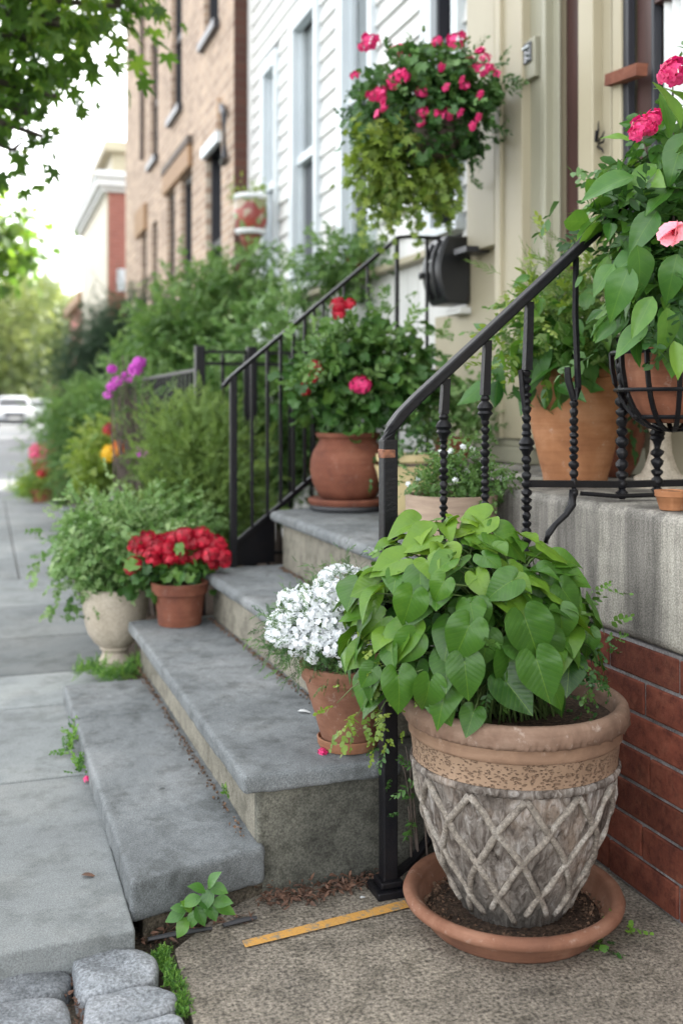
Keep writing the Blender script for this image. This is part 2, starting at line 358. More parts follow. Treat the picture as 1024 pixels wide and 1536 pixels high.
def scatter(name, tmpls, P, D, Nn, Sz, rnd_, mat, parent=None, seed=0, smooth=True):
    """instances templates into ONE mesh. P points, D directions, Nn normals, Sz sizes"""
    P = np.asarray(P, float); D = nrm(np.asarray(D, float)); Nn = np.asarray(Nn, float)
    Yv = nrm(np.cross(Nn, D)); Zv = np.cross(D, Yv); Sz = np.asarray(Sz, float)[:, None, None]
    rs = np.random.RandomState(seed); pick = rs.randint(0, len(tmpls), len(P))
    AV = []; LI = []; LT = []; RN = []; UVs = []; off = 0
    for ti, (tv, tf) in enumerate(tmpls):
        idx = np.where(pick == ti)[0]
        if not len(idx): continue
        B = np.stack([D[idx], Yv[idx], Zv[idx]], axis=1)
        W = (tv[None] @ B)*Sz[idx] + P[idx][:, None, :]
        nv = len(tv); flat = np.concatenate([np.array(f) for f in tf]); tot = np.array([len(f) for f in tf])
        li = (flat[None] + (np.arange(len(idx))*nv)[:, None] + off).ravel()
        AV.append(W.reshape(-1, 3)); LI.append(li); LT.append(np.tile(tot, len(idx))); RN.append(np.repeat(np.asarray(rnd_)[idx], len(tf)))
        UVs.append(np.tile(tv[flat][:, :2], (len(idx), 1))); off += nv*len(idx)
    V = np.concatenate(AV); li = np.concatenate(LI); lt = np.concatenate(LT)
    if parent is not None: V = V-np.array(ORG[parent.name])
    me = bpy.data.meshes.new(name)
    me.vertices.add(len(V)); me.vertices.foreach_set('co', V.ravel().astype(np.float32))
    me.loops.add(len(li)); me.loops.foreach_set('vertex_index', li.astype(np.int32))
    me.polygons.add(len(lt)); st = np.concatenate([[0], np.cumsum(lt)[:-1]]); me.polygons.foreach_set('loop_start', st.astype(np.int32)); me.polygons.foreach_set('loop_total', lt.astype(np.int32))
    me.update(calc_edges=True)
    uv = me.uv_layers.new(name='UVMap'); uv.data.foreach_set('uv', np.concatenate(UVs).ravel().astype(np.float32))
    a_ = me.attributes.new('rnd', 'FLOAT', 'FACE'); a_.data.foreach_set('value', np.concatenate(RN).astype(np.float32))
    if smooth: me.polygons.foreach_set('use_smooth', np.ones(len(lt), dtype=bool))
    me.validate()
    return link(name, me, parent, mat)
def clumps(blobs, m, rs, shell=.55, out=1.08):
    """m clump centres spread over ellipsoid blobs ((centre),(radii)) -> centres, outward dirs"""
    vol = np.array([b[1][0]*b[1][1]*b[1][2] for b in blobs])**.75; vol = vol/vol.sum()
    k = rs.choice(len(blobs), m, p=vol); C = np.array([list(b[0]) for b in blobs], float)[k]; R_ = np.array([list(b[1]) for b in blobs], float)[k]
    d = nrm(rs.normal(size=(m, 3))); r = shell+(out-shell)*rs.rand(m, 1)**.7
    lo = d[:, 2] < -.3; d[lo, 2] *= .6; d = nrm(d)
    # axes: radii given as (right, forward, up)
    Pp = C+(d[:, :1]*RV*R_[:, :1]+d[:, 1:2]*FV*R_[:, 1:2]+d[:, 2:]*UP*R_[:, 2:])*r
    O = nrm(d[:, :1]*RV/R_[:, :1]+d[:, 1:2]*FV/R_[:, 1:2]+d[:, 2:]*UP/R_[:, 2:])
    return Pp, O
def foliage(name, parent, blobs, n, tmpls, size, mat, seed=0, m=None, sig=.35, up=.5, droop=.25, rand=.5, shell=.5, out=1.08, zc=.25, smooth=True):
    rs = np.random.RandomState(seed); m = m or max(8, n//12)
    C, O = clumps(blobs, m, rs, shell, out); k = rs.randint(0, m, n)
    tone = rs.rand(m)
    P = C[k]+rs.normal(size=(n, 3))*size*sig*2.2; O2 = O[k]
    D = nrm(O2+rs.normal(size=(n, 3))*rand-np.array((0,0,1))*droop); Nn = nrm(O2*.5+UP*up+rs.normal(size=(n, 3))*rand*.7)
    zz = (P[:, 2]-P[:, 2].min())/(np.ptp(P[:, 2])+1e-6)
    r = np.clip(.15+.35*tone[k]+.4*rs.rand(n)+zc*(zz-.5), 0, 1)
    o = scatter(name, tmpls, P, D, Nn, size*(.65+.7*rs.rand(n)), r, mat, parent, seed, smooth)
    return o, C
def stems(name, parent, base, tips, r0, mat, seed=0, spread=.02, k=4):
    mb = MB(); rnd = random.Random(seed)
    for t in tips:
        b = Vector(base)+Vector((rnd.uniform(-1,1)*spread, rnd.uniform(-1,1)*spread, 0)); t = Vector(t)
        mid = b.lerp(t, .5)+Vector((0,0,(t-b).length*.12)); mid2 = b.lerp(t, .78)+Vector((0,0,(t-b).length*.10))
        mb.tube([b, b.lerp(mid,.5)+Vector((0,0,.01)), mid, mid2, t], [r0, r0*.9, r0*.75, r0*.6, r0*.35], 5)
    return mb.build(name, mat, parent, smooth=True)
def flower(parent, p, nv, R, n, fr, mat, seed, petals=5, name='flower', flat=.7, pw=.75):
    tv, tf = florets(n, R, fr, seed, petals, flat, pw)
    rs = np.random.RandomState(seed); nv = nrm(np.array(nv, float)); d = nrm(np.cross(nv, np.array((.3,.8,.2))))
    # dome axis z -> nv
    B = np.stack([d, np.cross(nv, d), nv]); V = tv @ B+np.array(p, float)-np.array(ORG[parent.name])
    me = bpy.data.meshes.new(name); me.from_pydata([tuple(v) for v in V], [], tf)
    a_ = me.attributes.new('rnd', 'FLOAT', 'FACE'); a_.data.foreach_set('value', np.repeat(rs.rand(len(tf)//petals+1), petals)[:len(tf)].astype(np.float32))
    return link(name, me, parent, mat)
# ================================================================== SETTING
def yf(px, X): return at(px, 300, X=X).y
def struct(o): return setp(o, kind='structure')
struct(MB().prism([(-150,-20),(150,-20),(150,250),(-150,250)], -.12, -.03).build('ground', M['dirt']))
# driveway sheet in front of the stoop side and under the big urn
drv = [(.335,2.16),(.62,2.24),(1.42,2.24),(1.42,.9),(.6,.9),(.30,1.45)]
p1 = at(262,1425,Z=0); p2 = at(292,1540,Z=0)
struct(MB().prism([(p1.x,p1.y),(p1.x+.09,p1.y+.09),(.62,2.32),(1.45,2.32),(1.45,.6),(p2.x+.12,.6),(p2.x,p2.y)], -.05, 0).build('driveway', M['drive']))
# orange painted line
a, b, c, d = at(363,1411,Z=.004), at(368,1421,Z=.004), at(613,1361,Z=.004), at(606,1350,Z=.004)
m, nt, bs = newmat('worn_orange_paint'); v = coords(nt)
w1_ = ramp(nt, [(.41,(0,0,0)),(.50,(1,1,1))], noise(nt, v, 40, 8, .78)); nt.links.new(mixc(nt, (.27,.22,.15), mixc(nt, (.66,.33,.05), (.52,.29,.09), noise(nt, v, 20)), w1_), bs.inputs['Base Color'])
bs.inputs['Roughness'].default_value = .75; bump(nt, bs, noise(nt, v, 150), .8, .004); M['orange'] = m
struct(MB().add([a,b,c,d], [(0,1,2,3)]).build('painted_line', M['orange']))
# sidewalk slabs
mb = MB(); rnd = random.Random(3)
ye = [2.06,3.03,3.77,4.24,4.91,5.68,6.6,7.5,8.5,9.6,10.8,12.4]
for i in range(len(ye)-1):
    xr = .285 if i < 2 else .50 if i < 7 else (.60,.66,.72,.76)[min(i-7, 3)]
    cuts = [(-1.6,xr)] if i < 6 else [(-1.6,.195),(.203,xr)]
    for (x0, x1) in cuts:
        c = (.45,.6,.85,.15,.3,.55,.4,.6,.35,.55,.5)[i]
        xa = x1 if x1 < .58 else x1-.05
        gp = .006 if i < 2 else .009
        mb.add([(x0,ye[i]+gp-(.02 if i == 0 and x0 < 0 else 0),-.03),(xa,ye[i]+gp+(.03 if i == 0 else 0),-.03),(x1,ye[i+1]-gp,-.03),(x0,ye[i+1]-gp,-.03),
                (x0,ye[i]+gp-(.02 if i == 0 else 0),.06),(xa,ye[i]+gp+(.03 if i == 0 else 0),.06),(x1,ye[i+1]-gp,.06),(x0,ye[i+1]-gp,.06)],
               [(0,3,2,1),(4,5,6,7),(0,1,5,4),(1,2,6,5),(2,3,7,6),(3,0,4,7)], c)
struct(mb.build('sidewalk', M['walk'], bevel=.006, seg=3))
struct(MB().prism([(-1.5,2.1),(.28,2.12),(.28,3.9),(.49,3.9),(.6,12.38),(-1.5,12.38)], -.029, .040).build('sidewalk_bed', M['dirt']))
# crossing road beyond, garden bed
struct(MB().prism([(-14,12.5),(.9,12.5),(4.0,60),(6,110),(-20,110)], -.028, .004).build('road', M['asphalt']))
struct(MB().prism([(-14,-2),(-1.62,-2),(-1.62,12.45),(-14,12.45)], -.028, 0).build('street', M['asphalt']))
struct(MB().prism([(.50,3.8),(2.2,3.8),(2.2,13),(.95,13),(.50,7)], -.02, .055).build('garden_bed', M['soil']))
# cobbles
def cobble(poly, z, seed, label, sub=5):
    rs = random.Random(seed); n = 12
    pts = [at(x, y, Z=z) for x, y in poly]; cx = sum(p.x for p in pts)/len(pts); cy = sum(p.y for p in pts)/len(pts)
    # resample outline
    L = len(pts); ring = []
    for i in range(L):
        for q in range(6):
            t = q/6; p = pts[i].lerp(pts[(i+1)%L], t); ring.append((p.x+rs.uniform(-1,1)*.0015, p.y+rs.uniform(-1,1)*.0015))
    # corner rounding by averaging
    for _ in range(2): ring = [((ring[i-1][0]+ring[i][0]*2+ring[(i+1)%len(ring)][0])/4, (ring[i-1][1]+ring[i][1]*2+ring[(i+1)%len(ring)][1])/4) for i in range(len(ring))]
    vs = []; fs = []; nr = len(ring)
    levels = [(1.03,-.06),(1.04,z-.022),(1.02,z-.010),(.98,z-.003),(.9,z+.001),(.75,z+.003),(.55,z+.005),(.35,z+.005),(.18,z+.005)]; bx_ = [(rs.uniform(-.05,.05), rs.uniform(-.05,.05), rs.uniform(.003,.006)) for _ in range(6)]
    for s_, zz in levels:
        for x, y in ring:
            X_, Y_ = cx+(x-cx)*s_, cy+(y-cy)*s_; dz = sum(h*math.sin((X_-cx-a)*55+i_)*math.cos((Y_-cy-b)*48+i_*2) for i_, (a, b, h) in enumerate(bx_))*.35
            vs.append((X_, Y_, zz+(dz if zz > -.02 else 0)+rs.uniform(-1,1)*.0006))
    for k in range(len(levels)-1):
        for i in range(nr): j = (i+1)%nr; fs.append((k*nr+i, k*nr+j, (k+1)*nr+j, (k+1)*nr+i))
    fs.append(tuple((len(levels)-1)*nr+i for i in range(nr)))
    o = MB().add(vs, fs, rs.random()).build('cobblestone', M['cobble'], smooth=True)
    return setp(o, label, 'cobblestone', 'granite cobbles in the gutter')
cobble([(108,1432),(122,1426),(208,1417),(236,1432),(234,1466),(130,1492),(116,1480)], .022, 1, 'pale blue-grey cobblestone touching the corner of the sidewalk slab')
cobble([(-60,1478),(-20,1468),(95,1447),(108,1462),(96,1487),(0,1512),(-60,1520)], .006, 2, 'low brownish cobblestone tucked under the sidewalk slab edge at the left frame')
cobble([(-60,1520),(-20,1505),(70,1491),(102,1505),(108,1540),(100,1600),(-60,1620)], .02, 3, 'blue-grey cobblestone at the bottom left corner of the photo')
cobble([(130,1496),(150,1488),(240,1476),(264,1490),(262,1512),(160,1540),(125,1534)], .018, 4, 'blue-grey cobblestone beside the moss seam, middle of the right row')
cobble([(130,1546),(170,1534),(258,1519),(278,1530),(280,1600),(125,1620)], .016, 5, 'cobblestone cut by the bottom frame next to the moss seam')
# moss / grass stuff in the seams
def tuft(name, pts, n, size, mat, label, cat, seed, tm=FINE, spread=.02, kind='stuff', up=1.0, upn=.3):
    rs = np.random.RandomState(seed); P = np.array([list(p) for p in pts]); k = rs.randint(0, len(P), n)
    Q = P[k]+rs.normal(size=(n,3))*spread*np.array((1,1,.15)); D = nrm(rs.normal(size=(n,3))*.7+UP*up); Nn = nrm(rs.normal(size=(n,3))+UP*upn)
    o = scatter(name, tm, Q, D, Nn, size*(.6+.8*rs.rand(n)), rs.rand(n), mat, None, seed)
    return setp(o, label, cat, kind=kind)
tuft('moss', [at(x,y,Z=.004) for x,y in ((247,1428),(246,1441),(250,1450),(258,1462),(255,1472),(266,1480),(272,1496),(274,1508),(262,1510),(245,1513),(205,1517),(185,1524),(270,1520),(238,1435))], 1100, .0105, M['grass'], 'bright green moss growing in the seam between cobbles and driveway', 'moss', 5, ROUND, .0075, up=.6)
tuft('grass', [at(x,y,Z=.10) for x,y in ((125,1008),(140,1006),(160,1012),(175,1014),(190,1012),(204,1004),(206,994))], 320, .045, M['grass'], 'short grass growing around the foot of the pale stone urn', 'grass', 6, FINE, .022, up=.5)
tuft('verge_grass', [at(x,y,Z=.05) for x,y in ((40,742),(50,735),(60,728),(70,740),(80,746),(62,745),(76,730),(90,745))], 420, .16, M['grass'], 'green grass clump where the sidewalk meets the crossing', 'grass', 7, FINE, .12, up=.9)

# ================================================================== STOOP
stoop = thing('stone_stoop', (.9, 2.6, 0), 'bluestone and concrete front stoop with four low steps and a landing on red brick', 'stoop')
chip = bpy.data.textures.new('chipped_edge', 'CLOUDS'); chip.noise_scale = .035; chip.noise_depth = 4
wave = bpy.data.textures.new('worn_surface', 'CLOUDS'); wave.noise_scale = .35; wave.noise_depth = 2
def slab(name, poly, z0, z1, mat, bev=.02, parent=stoop, seg=5, c=.5, worn=False):
    o = MB().prism(poly, z0, z1, c).build(name, mat, parent, smooth='auto', bevel=bev, seg=seg)
    if name in ('tread', 'step_slab'):
        r = o.modifiers.new('remesh', 'REMESH'); r.mode = 'VOXEL'; r.voxel_size = .0055; r.use_smooth_shade = True
        for tx, st in ((chip, .006), (wave, .007)):
            d = o.modifiers.new('wear', 'DISPLACE'); d.texture = tx; d.strength = st; d.mid_level = .55; d.texture_coords = 'LOCAL'
    return o
q0 = at(97,1035,Z=.116); q1 = at(200,1337,Z=.116)
# lowest step: a long low slab in two pieces on its own footing
xs = lambda y: q0.x+(q1.x-q0.x)*(y-q0.y)/(q1.y-q0.y)
slab('step_slab', [(xs(2.175),2.175),(.60,2.268),(.60,3.385),(xs(3.385),3.385)], .030, .118, M['blue'], .011)
slab('step_slab', [(xs(3.39),3.39),(.62,3.39),(.62,3.82),(xs(3.82),3.82)], .030, .117, M['blue'], .011)
slab('step_footing', [(.315,2.20),(.60,2.285),(.62,3.80),(.315,3.80)], -.03, .0295, M['dirt'], .008)
# second step
slab('tread', [(.545,2.255),(.93,2.255),(.90,4.05),(.52,4.05)], .237, .283, M['blue'], .011)
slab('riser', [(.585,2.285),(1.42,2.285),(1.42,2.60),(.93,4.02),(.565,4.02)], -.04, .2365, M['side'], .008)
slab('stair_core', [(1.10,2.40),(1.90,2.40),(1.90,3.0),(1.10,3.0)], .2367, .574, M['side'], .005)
slab('riser', [(.5845,2.31),(.592,2.31),(.575,4.015),(.5645,4.015)], -.03, .2362, M['conc'], .001)
# third step
slab('tread', [(.845,2.50),(1.20,2.50),(1.20,4.06),(.80,4.06)], .425, .47, M['blue'], .018)
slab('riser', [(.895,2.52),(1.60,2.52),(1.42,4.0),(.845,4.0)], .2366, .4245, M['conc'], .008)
# fourth step widens towards the house
slab('tread', [(1.08,2.50),(1.50,2.50),(1.76,3.0),(1.78,4.36),(1.08,4.03)], .648, .692, M['blue'], .018)
slab('riser', [(1.125,2.52),(1.75,2.52),(1.75,4.3),(1.125,3.99)], .4246, .6475, M['conc'], .008)
# landing
slab('landing', [(1.40,.6),(2.11,.6),(2.11,4.36),(1.745,4.36),(1.745,3.04),(1.40,3.04)], .575, .877, M['land'], .022)
# brick base under the landing, real bricks over a mortar core
mb = MB(); rnd = random.Random(9); zc = 0; ch = .081; mh = .008
for r in range(7):
    z0 = .003+r*ch; off = (.0,.13,.03,.16,.02,.14,.0)[r]; y = .55-off
    while y < 2.27:
        y1 = min(y+.262, 2.278)
        j = rnd.uniform(-.0015,.0015)
        if y1-y > .03: mb.box((1.403+j, y+.003, z0+mh/2), (1.44, y1-.003, min(z0+ch-mh/2,.571)), rnd.random())
        y += .262
m, nt, bs = newmat('red_brick'); v = coords(nt)
col = ramp(nt, [(.3,(.085,.026,.018)),(.5,(.155,.045,.027)),(.75,(.24,.09,.055))], noise(nt, v, 11, 7, .7))
hv = N(nt, 'HueSaturation'); nt.links.new(col, hv.inputs['Color']); nt.links.new(math_(nt,'ADD',math_(nt,'MULTIPLY',rndattr(nt),.55),.75), hv.inputs['Value'])
nt.links.new(hv.outputs[0], bs.inputs['Base Color']); dk = ramp(nt, [(.36,(.45,.42,.42)),(.5,(1,1,1)),(.7,(1.25,1.2,1.2))], noise(nt, v, 34, 8, .75)); c_o = mixc(nt, hv.outputs[0], dk, .75, 'MULTIPLY'); nt.links.new(c_o, bs.inputs['Base Color']); bs.inputs['Roughness'].default_value = .85; bs.inputs['Specular IOR Level'].default_value = .25; bump(nt, bs, noise(nt, v, 110, 8, .75), .8, .004); M['brick'] = m
mb.build('brick_facing', M['brick'], stoop, bevel=.004, seg=2)
M['mortar'] = stone('mortar', (.22,.21,.21), (.07,.06,.055), (.36,.36,.36), 160, 7, spk=.4, var=0)
MB().box((1.4085,.55,-.02),(1.9,2.279,.5735)).build('mortar_core', M['mortar'], stoop)

# ================================================================== CREAM HOUSE
def facade_box(mb, X0, X1, pa, pb, z0, z1, Xr=None, c=.5):
    ya, yb = sorted((yf(pa, Xr or X0), yf(pb, Xr or X0))); mb.box((X0, ya, z0), (X1, yb, z1), c)
cream = thing('cream_house', (4, 2, 0), 'cream painted house entrance with fluted pilasters and a dark brown door', 'house')
yc = yf(700, 2.10); H = 8.0
yd0, yd1 = yf(838, 2.10), yf(870, 2.10); yw0, yw1 = yf(943, 2.10), yf(1120, 2.10)
w1 = MB(); w1.box((2.10, yd0, .88), (6, yc, H)); w1.box((2.10, yw0, .88), (6, yd1, H))
w1.box((2.10, yw1, .88), (6, yw0, 1.55)); w1.box((2.10, yw1, 3.3), (6, yw0, H)); w1.box((2.10,-3,.88),(6,yw1,H))
w1.box((2.3, yd1, .88), (6, yd0, H)); w1.box((2.25,yw1,1.55),(6,yw0,3.3)); w1.box((2.12,-3,-.05),(6,yc,.879))
w1.box((2.1001, yc, .0), (6, yf(652,2.10), 1.55))
w1.build('wall', M['cream'], cream)
tr = MB()
for pa, pb, dx, c in ((700,741,.055,.4),(741,749,.085,.9),(749,782,.07,.6),(782,786,.045,.3)):
    facade_box(tr, 2.10-dx, 2.1005, pa, pb, 1.80 if pa < 705 else .98, H, c=c)
tr.build('pilaster', M['cream'], cream, bevel=.004)
tr = MB()
for pa, pb, dx, c in ((786,811,.03,.5),(811,817,.045,.8),(817,824,.02,.4),(824,837.5,.012,.55)):
    facade_box(tr, 2.10-dx, 2.1005, pa, pb, .98, H, c=c)
tr.build('door_surround', M['creamd'], cream, bevel=.004)
tr = MB(); facade_box(tr, 2.035, 2.1005, 866, 888, .98, H, c=.8); tr.build('pilaster', M['cream'], cream, bevel=.004)
tr = MB(); facade_box(tr, 2.075, 2.1006, 893, 916, .98, H, c=.2); facade_box(tr, 2.06, 2.1006, 917, 930, .98, H, c=.7); tr.build('pilaster', M['cream'], cream, bevel=.005)
tr = MB(); facade_box(tr, 2.02, 2.1007, 702, 790, .88, .945, c=.3); facade_box(tr, 2.04, 2.1007, 702, 837, .945, .975, c=.8); facade_box(tr, 2.0, 2.1007, 866, 930, .88, .97, c=.3)
tr.build('plinth', M['creamd'], cream, bevel=.006)
MB().box((2.10+.03, yd1+.0005, .88), (2.18, yd0-.0005, 3.6)).build('door', M['brown'], cream, bevel=.004)
bb = MB(); ya, yb = yf(783,2.03), yf(700,2.03); bb.box((1.985, yf(716,2.04), 1.79), (2.0995, yf(700,2.04)+.02, 1.815)); bb.build('bracket_ledge', M['dark'], cream)
wn = MB(); wz0, wz1 = 1.55, 3.3
wn.box((2.07, yw0-.035, wz0), (2.1005, yw0+.0, wz1)); wn.box((2.08,yw1,wz0-.03),(2.1005,yw0,wz0))
win = wn.build('window_frame', M['dark'], cream, bevel=.003)
sash = MB(); y0 = yf(958,2.1); y1_ = yf(975,2.1)
sash.box((2.105, y1_, wz0),(2.15, y0+.02, wz1)); sash.box((2.104, yf(1120,2.1), 2.45),(2.149, y1_, 2.5)); sash.build('sash', M['brown'], win, bevel=.004)
MB().box((2.10, yf(979,2.1), wz0),(2.135, y1_, wz1)).build('stile', M['dark'], win, bevel=.003)
MB().box((2.16, yw1, wz0),(2.165, y1_-.001, wz1)).build('pane', M['glassrefl'], win)
cu = MB(); ycur = yf(991,2.13)
vs_, fs_ = [], []
for i in range(60):
    y = yw1+(ycur-yw1)*i/59; x = 2.135+.012*math.sin(i*1.1)
    vs_ += [(x,y,wz0),(x,y,wz1)]
fs_ = [(2*i,2*i+2,2*i+3,2*i+1) for i in range(59)]
cu.add(vs_, fs_).build('curtain', M['curtain'], win, smooth=True)
wr = at(914,121,X=2.06); wl = at(962,104,X=2.03)
MB().tube([wr, wl], .02, 4, square=True).build('crossbar', M['wood'] if False else M['tc3'], win)
# intercom panel
ip = at(797,92,X=2.062); ic = MB(); ic.box((2.045, ip.y-.052, ip.z-.075), (2.072, ip.y+.052, ip.z+.085)); 
inter = ic.build('intercom', M['creamd'], cream, bevel=.004)
MB().box((2.036, ip.y-.032, ip.z-.01),(2.0455, ip.y+.03, ip.z+.07)).build('screen', M['glass'], inter, bevel=.003)
kb = MB(); [kb.box((2.031, ip.y-.022+k*.013, ip.z+.048),(2.0358, ip.y-.012+k*.013, ip.z+.056)) for k in range(4)]; kb.build('button', M['trim'], inter)

# ================================================================== WHITE CLAPBOARD HOUSE
white = thing('clapboard_house', (4, 6.5, 0), 'white clapboard house with tall pale framed windows', 'house')
XW = 2.15; yW0, yW1 = yc+.001, 8.62
wins = [(yf(420,XW), yf(398,XW), 1.95, 3.88, .03), (yf(482,XW), yf(441,XW), 1.93, 3.95, .05), (yf(566,XW), yf(513,XW), 1.93, 4.2, .05), (yf(699,XW)+.01, yf(641,XW), 1.95, 4.2, .05)]
cl = MB(); rnd = random.Random(4)
z = 1.90; chh = .128; ys = sorted([yW0]+[v_ for a in wins for v_ in a[:2]]+[yW1])
spans = []
def clear(z0, z1):
    segs = [(yW0, yW1)]
    for (a, b, wz0_, wz1_, _) in wins:
        if z1 > wz0_ and z0 < wz1_:
            new = []
            for (s0, s1) in segs:
                if b <= s0 or a >= s1: new.append((s0, s1))
                else:
                    if a > s0: new.append((s0, a))
                    if b < s1: new.append((b, s1))
            segs = new
    return segs
while z < 8:
    for (s0, s1) in clear(z+.02, z+chh-.02):
        c = rnd.random(); x0, x1 = XW-.018, XW+.0
        cl.add([(x0,s0,z),(x0+.02,s0,z+chh+.005),(XW+.04,s0,z+chh+.005),(XW+.04,s0,z),(x0,s1,z),(x0+.02,s1,z+chh+.005),(XW+.04,s1,z+chh+.005),(XW+.04,s1,z)],
               [(0,4,5,1),(1,5,6,2),(2,6,7,3),(3,7,4,0),(0,1,2,3),(7,6,5,4)], c)
    z += chh
cl.build('siding', M['white'], white)
wb = MB(); wb.box((XW+.09, yW0, 0),(6, yW1, 8.1)); wb.build('wall', M['white'], white)
wc = MB(); y = yf(652,2.10)+.002; rnd = random.Random(8)
wc.box((XW+.0, yc+.001, 1.551),(XW+.0895, yf(652,2.1)+.0015, 1.86), .6)
while y < yW1:
    y2 = min(y+.16, yW1); wc.box((XW+.0, y, .0),(XW+.0895, y2-.006, 1.86), rnd.random()); y += .16
wc.build('base_panelling', M['white'], white)
lg = MB(); lg.box((XW-.07, yc+.002, 1.861),(XW+.06, yW1, 1.899)); lg.build('ledge', M['cream'], white, bevel=.006)
for i, (a, b, z0, z1, t) in enumerate(wins):
    fr = MB(); fw = (.05,.10,.11,.13)[i]
    if i == 0: fw = .07
    fr.box((XW-.045, a, z0),(XW+.03, a+fw*.55, z1)); fr.box((XW-.045, b-fw, z0),(XW+.03, b, z1)); fr.box((XW-.045, a+fw*.55, z1-.11),(XW+.03, b-fw, z1)); fr.box((XW-.06, a-.02, z0-.002),(XW+.03, b+.02, z0+.045))
    f = fr.build('window', M['trim'], white, bevel=.004); a2, b2 = a+fw*.55, b-fw; zm = z0+.045+(z1-z0-.15)*.49
    if i == 3: zm = 99
    if i < 3:
        sm = MB(); sm.box((XW-.01, a2, zm-.03),(XW+.045, b2, zm+.03)); sm.box((XW+.015,a2,z0+.045),(XW+.05,a2+.025,z1-.11)); sm.box((XW+.015,b2-.03,z0+.045),(XW+.05,b2,z1-.11)); sm.build('sash', M['trim'], f)
        MB().box((XW+.055, a2, zm),(XW+.065, b2, z1-.11)).build('pane', M['glassrefl'], f)
        MB().box((XW+.045, a2+.025, z0+.045),(XW+.055, b2-.03, zm-.03)).build('pane', M['glass'], f)
    else:
        sm = MB(); sm.box((XW-.01,a2,z0),(XW+.045,a2+.035,z1-.11)); sm.box((XW-.01,b2-.03,z0),(XW+.045,b2,z1-.11)); ymid = (a2+b2)/2
        for zz in np.arange(2.25, 4.1, .33): sm.box((XW+.0,a2+.035,zz),(XW+.04,b2-.03,zz+.022))
        sm.build('sash', M['dark'], f); MB().box((XW+.05, a2, z0),(XW+.06, b2, z1-.11)).build('pane', M['glass'], f)
cb = MB(); cb.box((XW-.03, yW1-.09, 0),(XW+.02, yW1-.001, 8)); cb.build('corner_board', M['white'], white)

# ================================================================== BRICK ROW HOUSE
def brickmat(name, c1, c2, mort, sc, axis='x', bstr=.6, bw=.22, rh=.075):
    m, nt, bs = newmat(name); tc = nt.nodes.new('ShaderNodeTexCoord'); sp = nt.nodes.new('ShaderNodeSeparateXYZ'); nt.links.new(tc.outputs['Object'], sp.inputs[0])
    cb_ = nt.nodes.new('ShaderNodeCombineXYZ'); nt.links.new(sp.outputs[1 if axis == 'x' else 0], cb_.inputs[0]); nt.links.new(sp.outputs[2], cb_.inputs[1])
    br = nt.nodes.new('ShaderNodeTexBrick'); nt.links.new(cb_.outputs[0], br.inputs[0])
    br.inputs['Color1'].default_value = (*c1,1); br.inputs['Color2'].default_value = (*c2,1); br.inputs['Mortar'].default_value = (*mort,1)
    br.inputs['Scale'].default_value = sc; br.inputs['Mortar Size'].default_value = .008; br.inputs['Brick Width'].default_value = bw; br.inputs['Row Height'].default_value = rh; br.inputs['Mortar Smooth'].default_value = .3
    n_ = noise(nt, tc.outputs['Object'], 1.3, 6, .6); col = mixc(nt, br.outputs[0], ramp(nt, [(.3,(.78,.76,.74)),(.7,(1.1,1.08,1.05))], n_), .8, 'MULTIPLY')
    nt.links.new(col, bs.inputs['Base Color']); bs.inputs['Roughness'].default_value = .85; bump(nt, bs, math_(nt,'SUBTRACT',1,br.outputs[1]), bstr, .01); return m
M['tanbrick'] = brickmat('tan_brick', (.46,.34,.25), (.27,.19,.14), (.52,.45,.37), 1)
M['sidebrick'] = brickmat('brown_brick', (.085,.032,.02), (.06,.022,.015), (.07,.04,.03), 1, 'y')
M['redbrick'] = brickmat('pink_red_brick', (.36,.13,.10), (.30,.105,.08), (.34,.2,.17), 1, 'y')
rowh = thing('tan_brick_house', (4, 12, 0), 'tan painted brick row house with tall dark windows behind the garden shrubs', 'house')
XB = 2.0; yB0, yB1 = 8.625, 15.8; HB = 6.85
bw = [(yf(332,XB), yf(309,XB), 1.7, 3.58, 'stone'), (yf(288,XB), yf(271.5,XB), 1.7, 3.56, 'wood'), (yf(262,XB), yf(251,XB), 1.7, 3.56, 'wood2'),
      (yf(236,XB), yf(228,XB), 1.7, 3.42, ''), (yf(220,XB), yf(212.5,XB), 1.7, 3.42, 'wood3'),
      (yf(328,XB), yf(306,XB), 4.62, 6.2, 'up'), (yf(273,XB), yf(257,XB), 4.37, 6.1, 'up'), (yf(237,XB), yf(226,XB), 4.2, 5.72, 'up')]
# facade built as a grid of wall panels around the openings
ys = sorted(set([yB0, yB1]+[v_ for a in bw for v_ in a[:2]])); zs = sorted(set([0, HB]+[v_ for a in bw for v_ in a[2:4]]))
fb = MB()
for i in range(len(ys)-1):
    z_run = None
    for j in range(len(zs)-1):
        ymid, zmid = (ys[i]+ys[i+1])/2, (zs[j]+zs[j+1])/2
        hole = any(a < ymid < b and c < zmid < d for a, b, c, d, _ in bw)
        if hole:
            if z_run is not None: fb.box((XB, ys[i], z_run),(XB+.22, ys[i+1], zs[j])); z_run = None
        elif z_run is None: z_run = zs[j]
    if z_run is not None: fb.box((XB, ys[i], z_run),(XB+.22, ys[i+1], HB))
fb.build('front_wall', M['tanbrick'], rowh)
MB().box((XB+.2201, yB0+.002, 0),(7, yB1-.002, HB-.01)).build('core', M['brown'], rowh)
MB().box((XB+.003, yB0-.012, 0),(7, yB0-.0005, HB)).build('side_wall', M['sidebrick'], rowh)
MB().box((XB-.12, yB0, HB),(7, yB1, HB+.25)).build('cornice', M['trim'], rowh, bevel=.02)
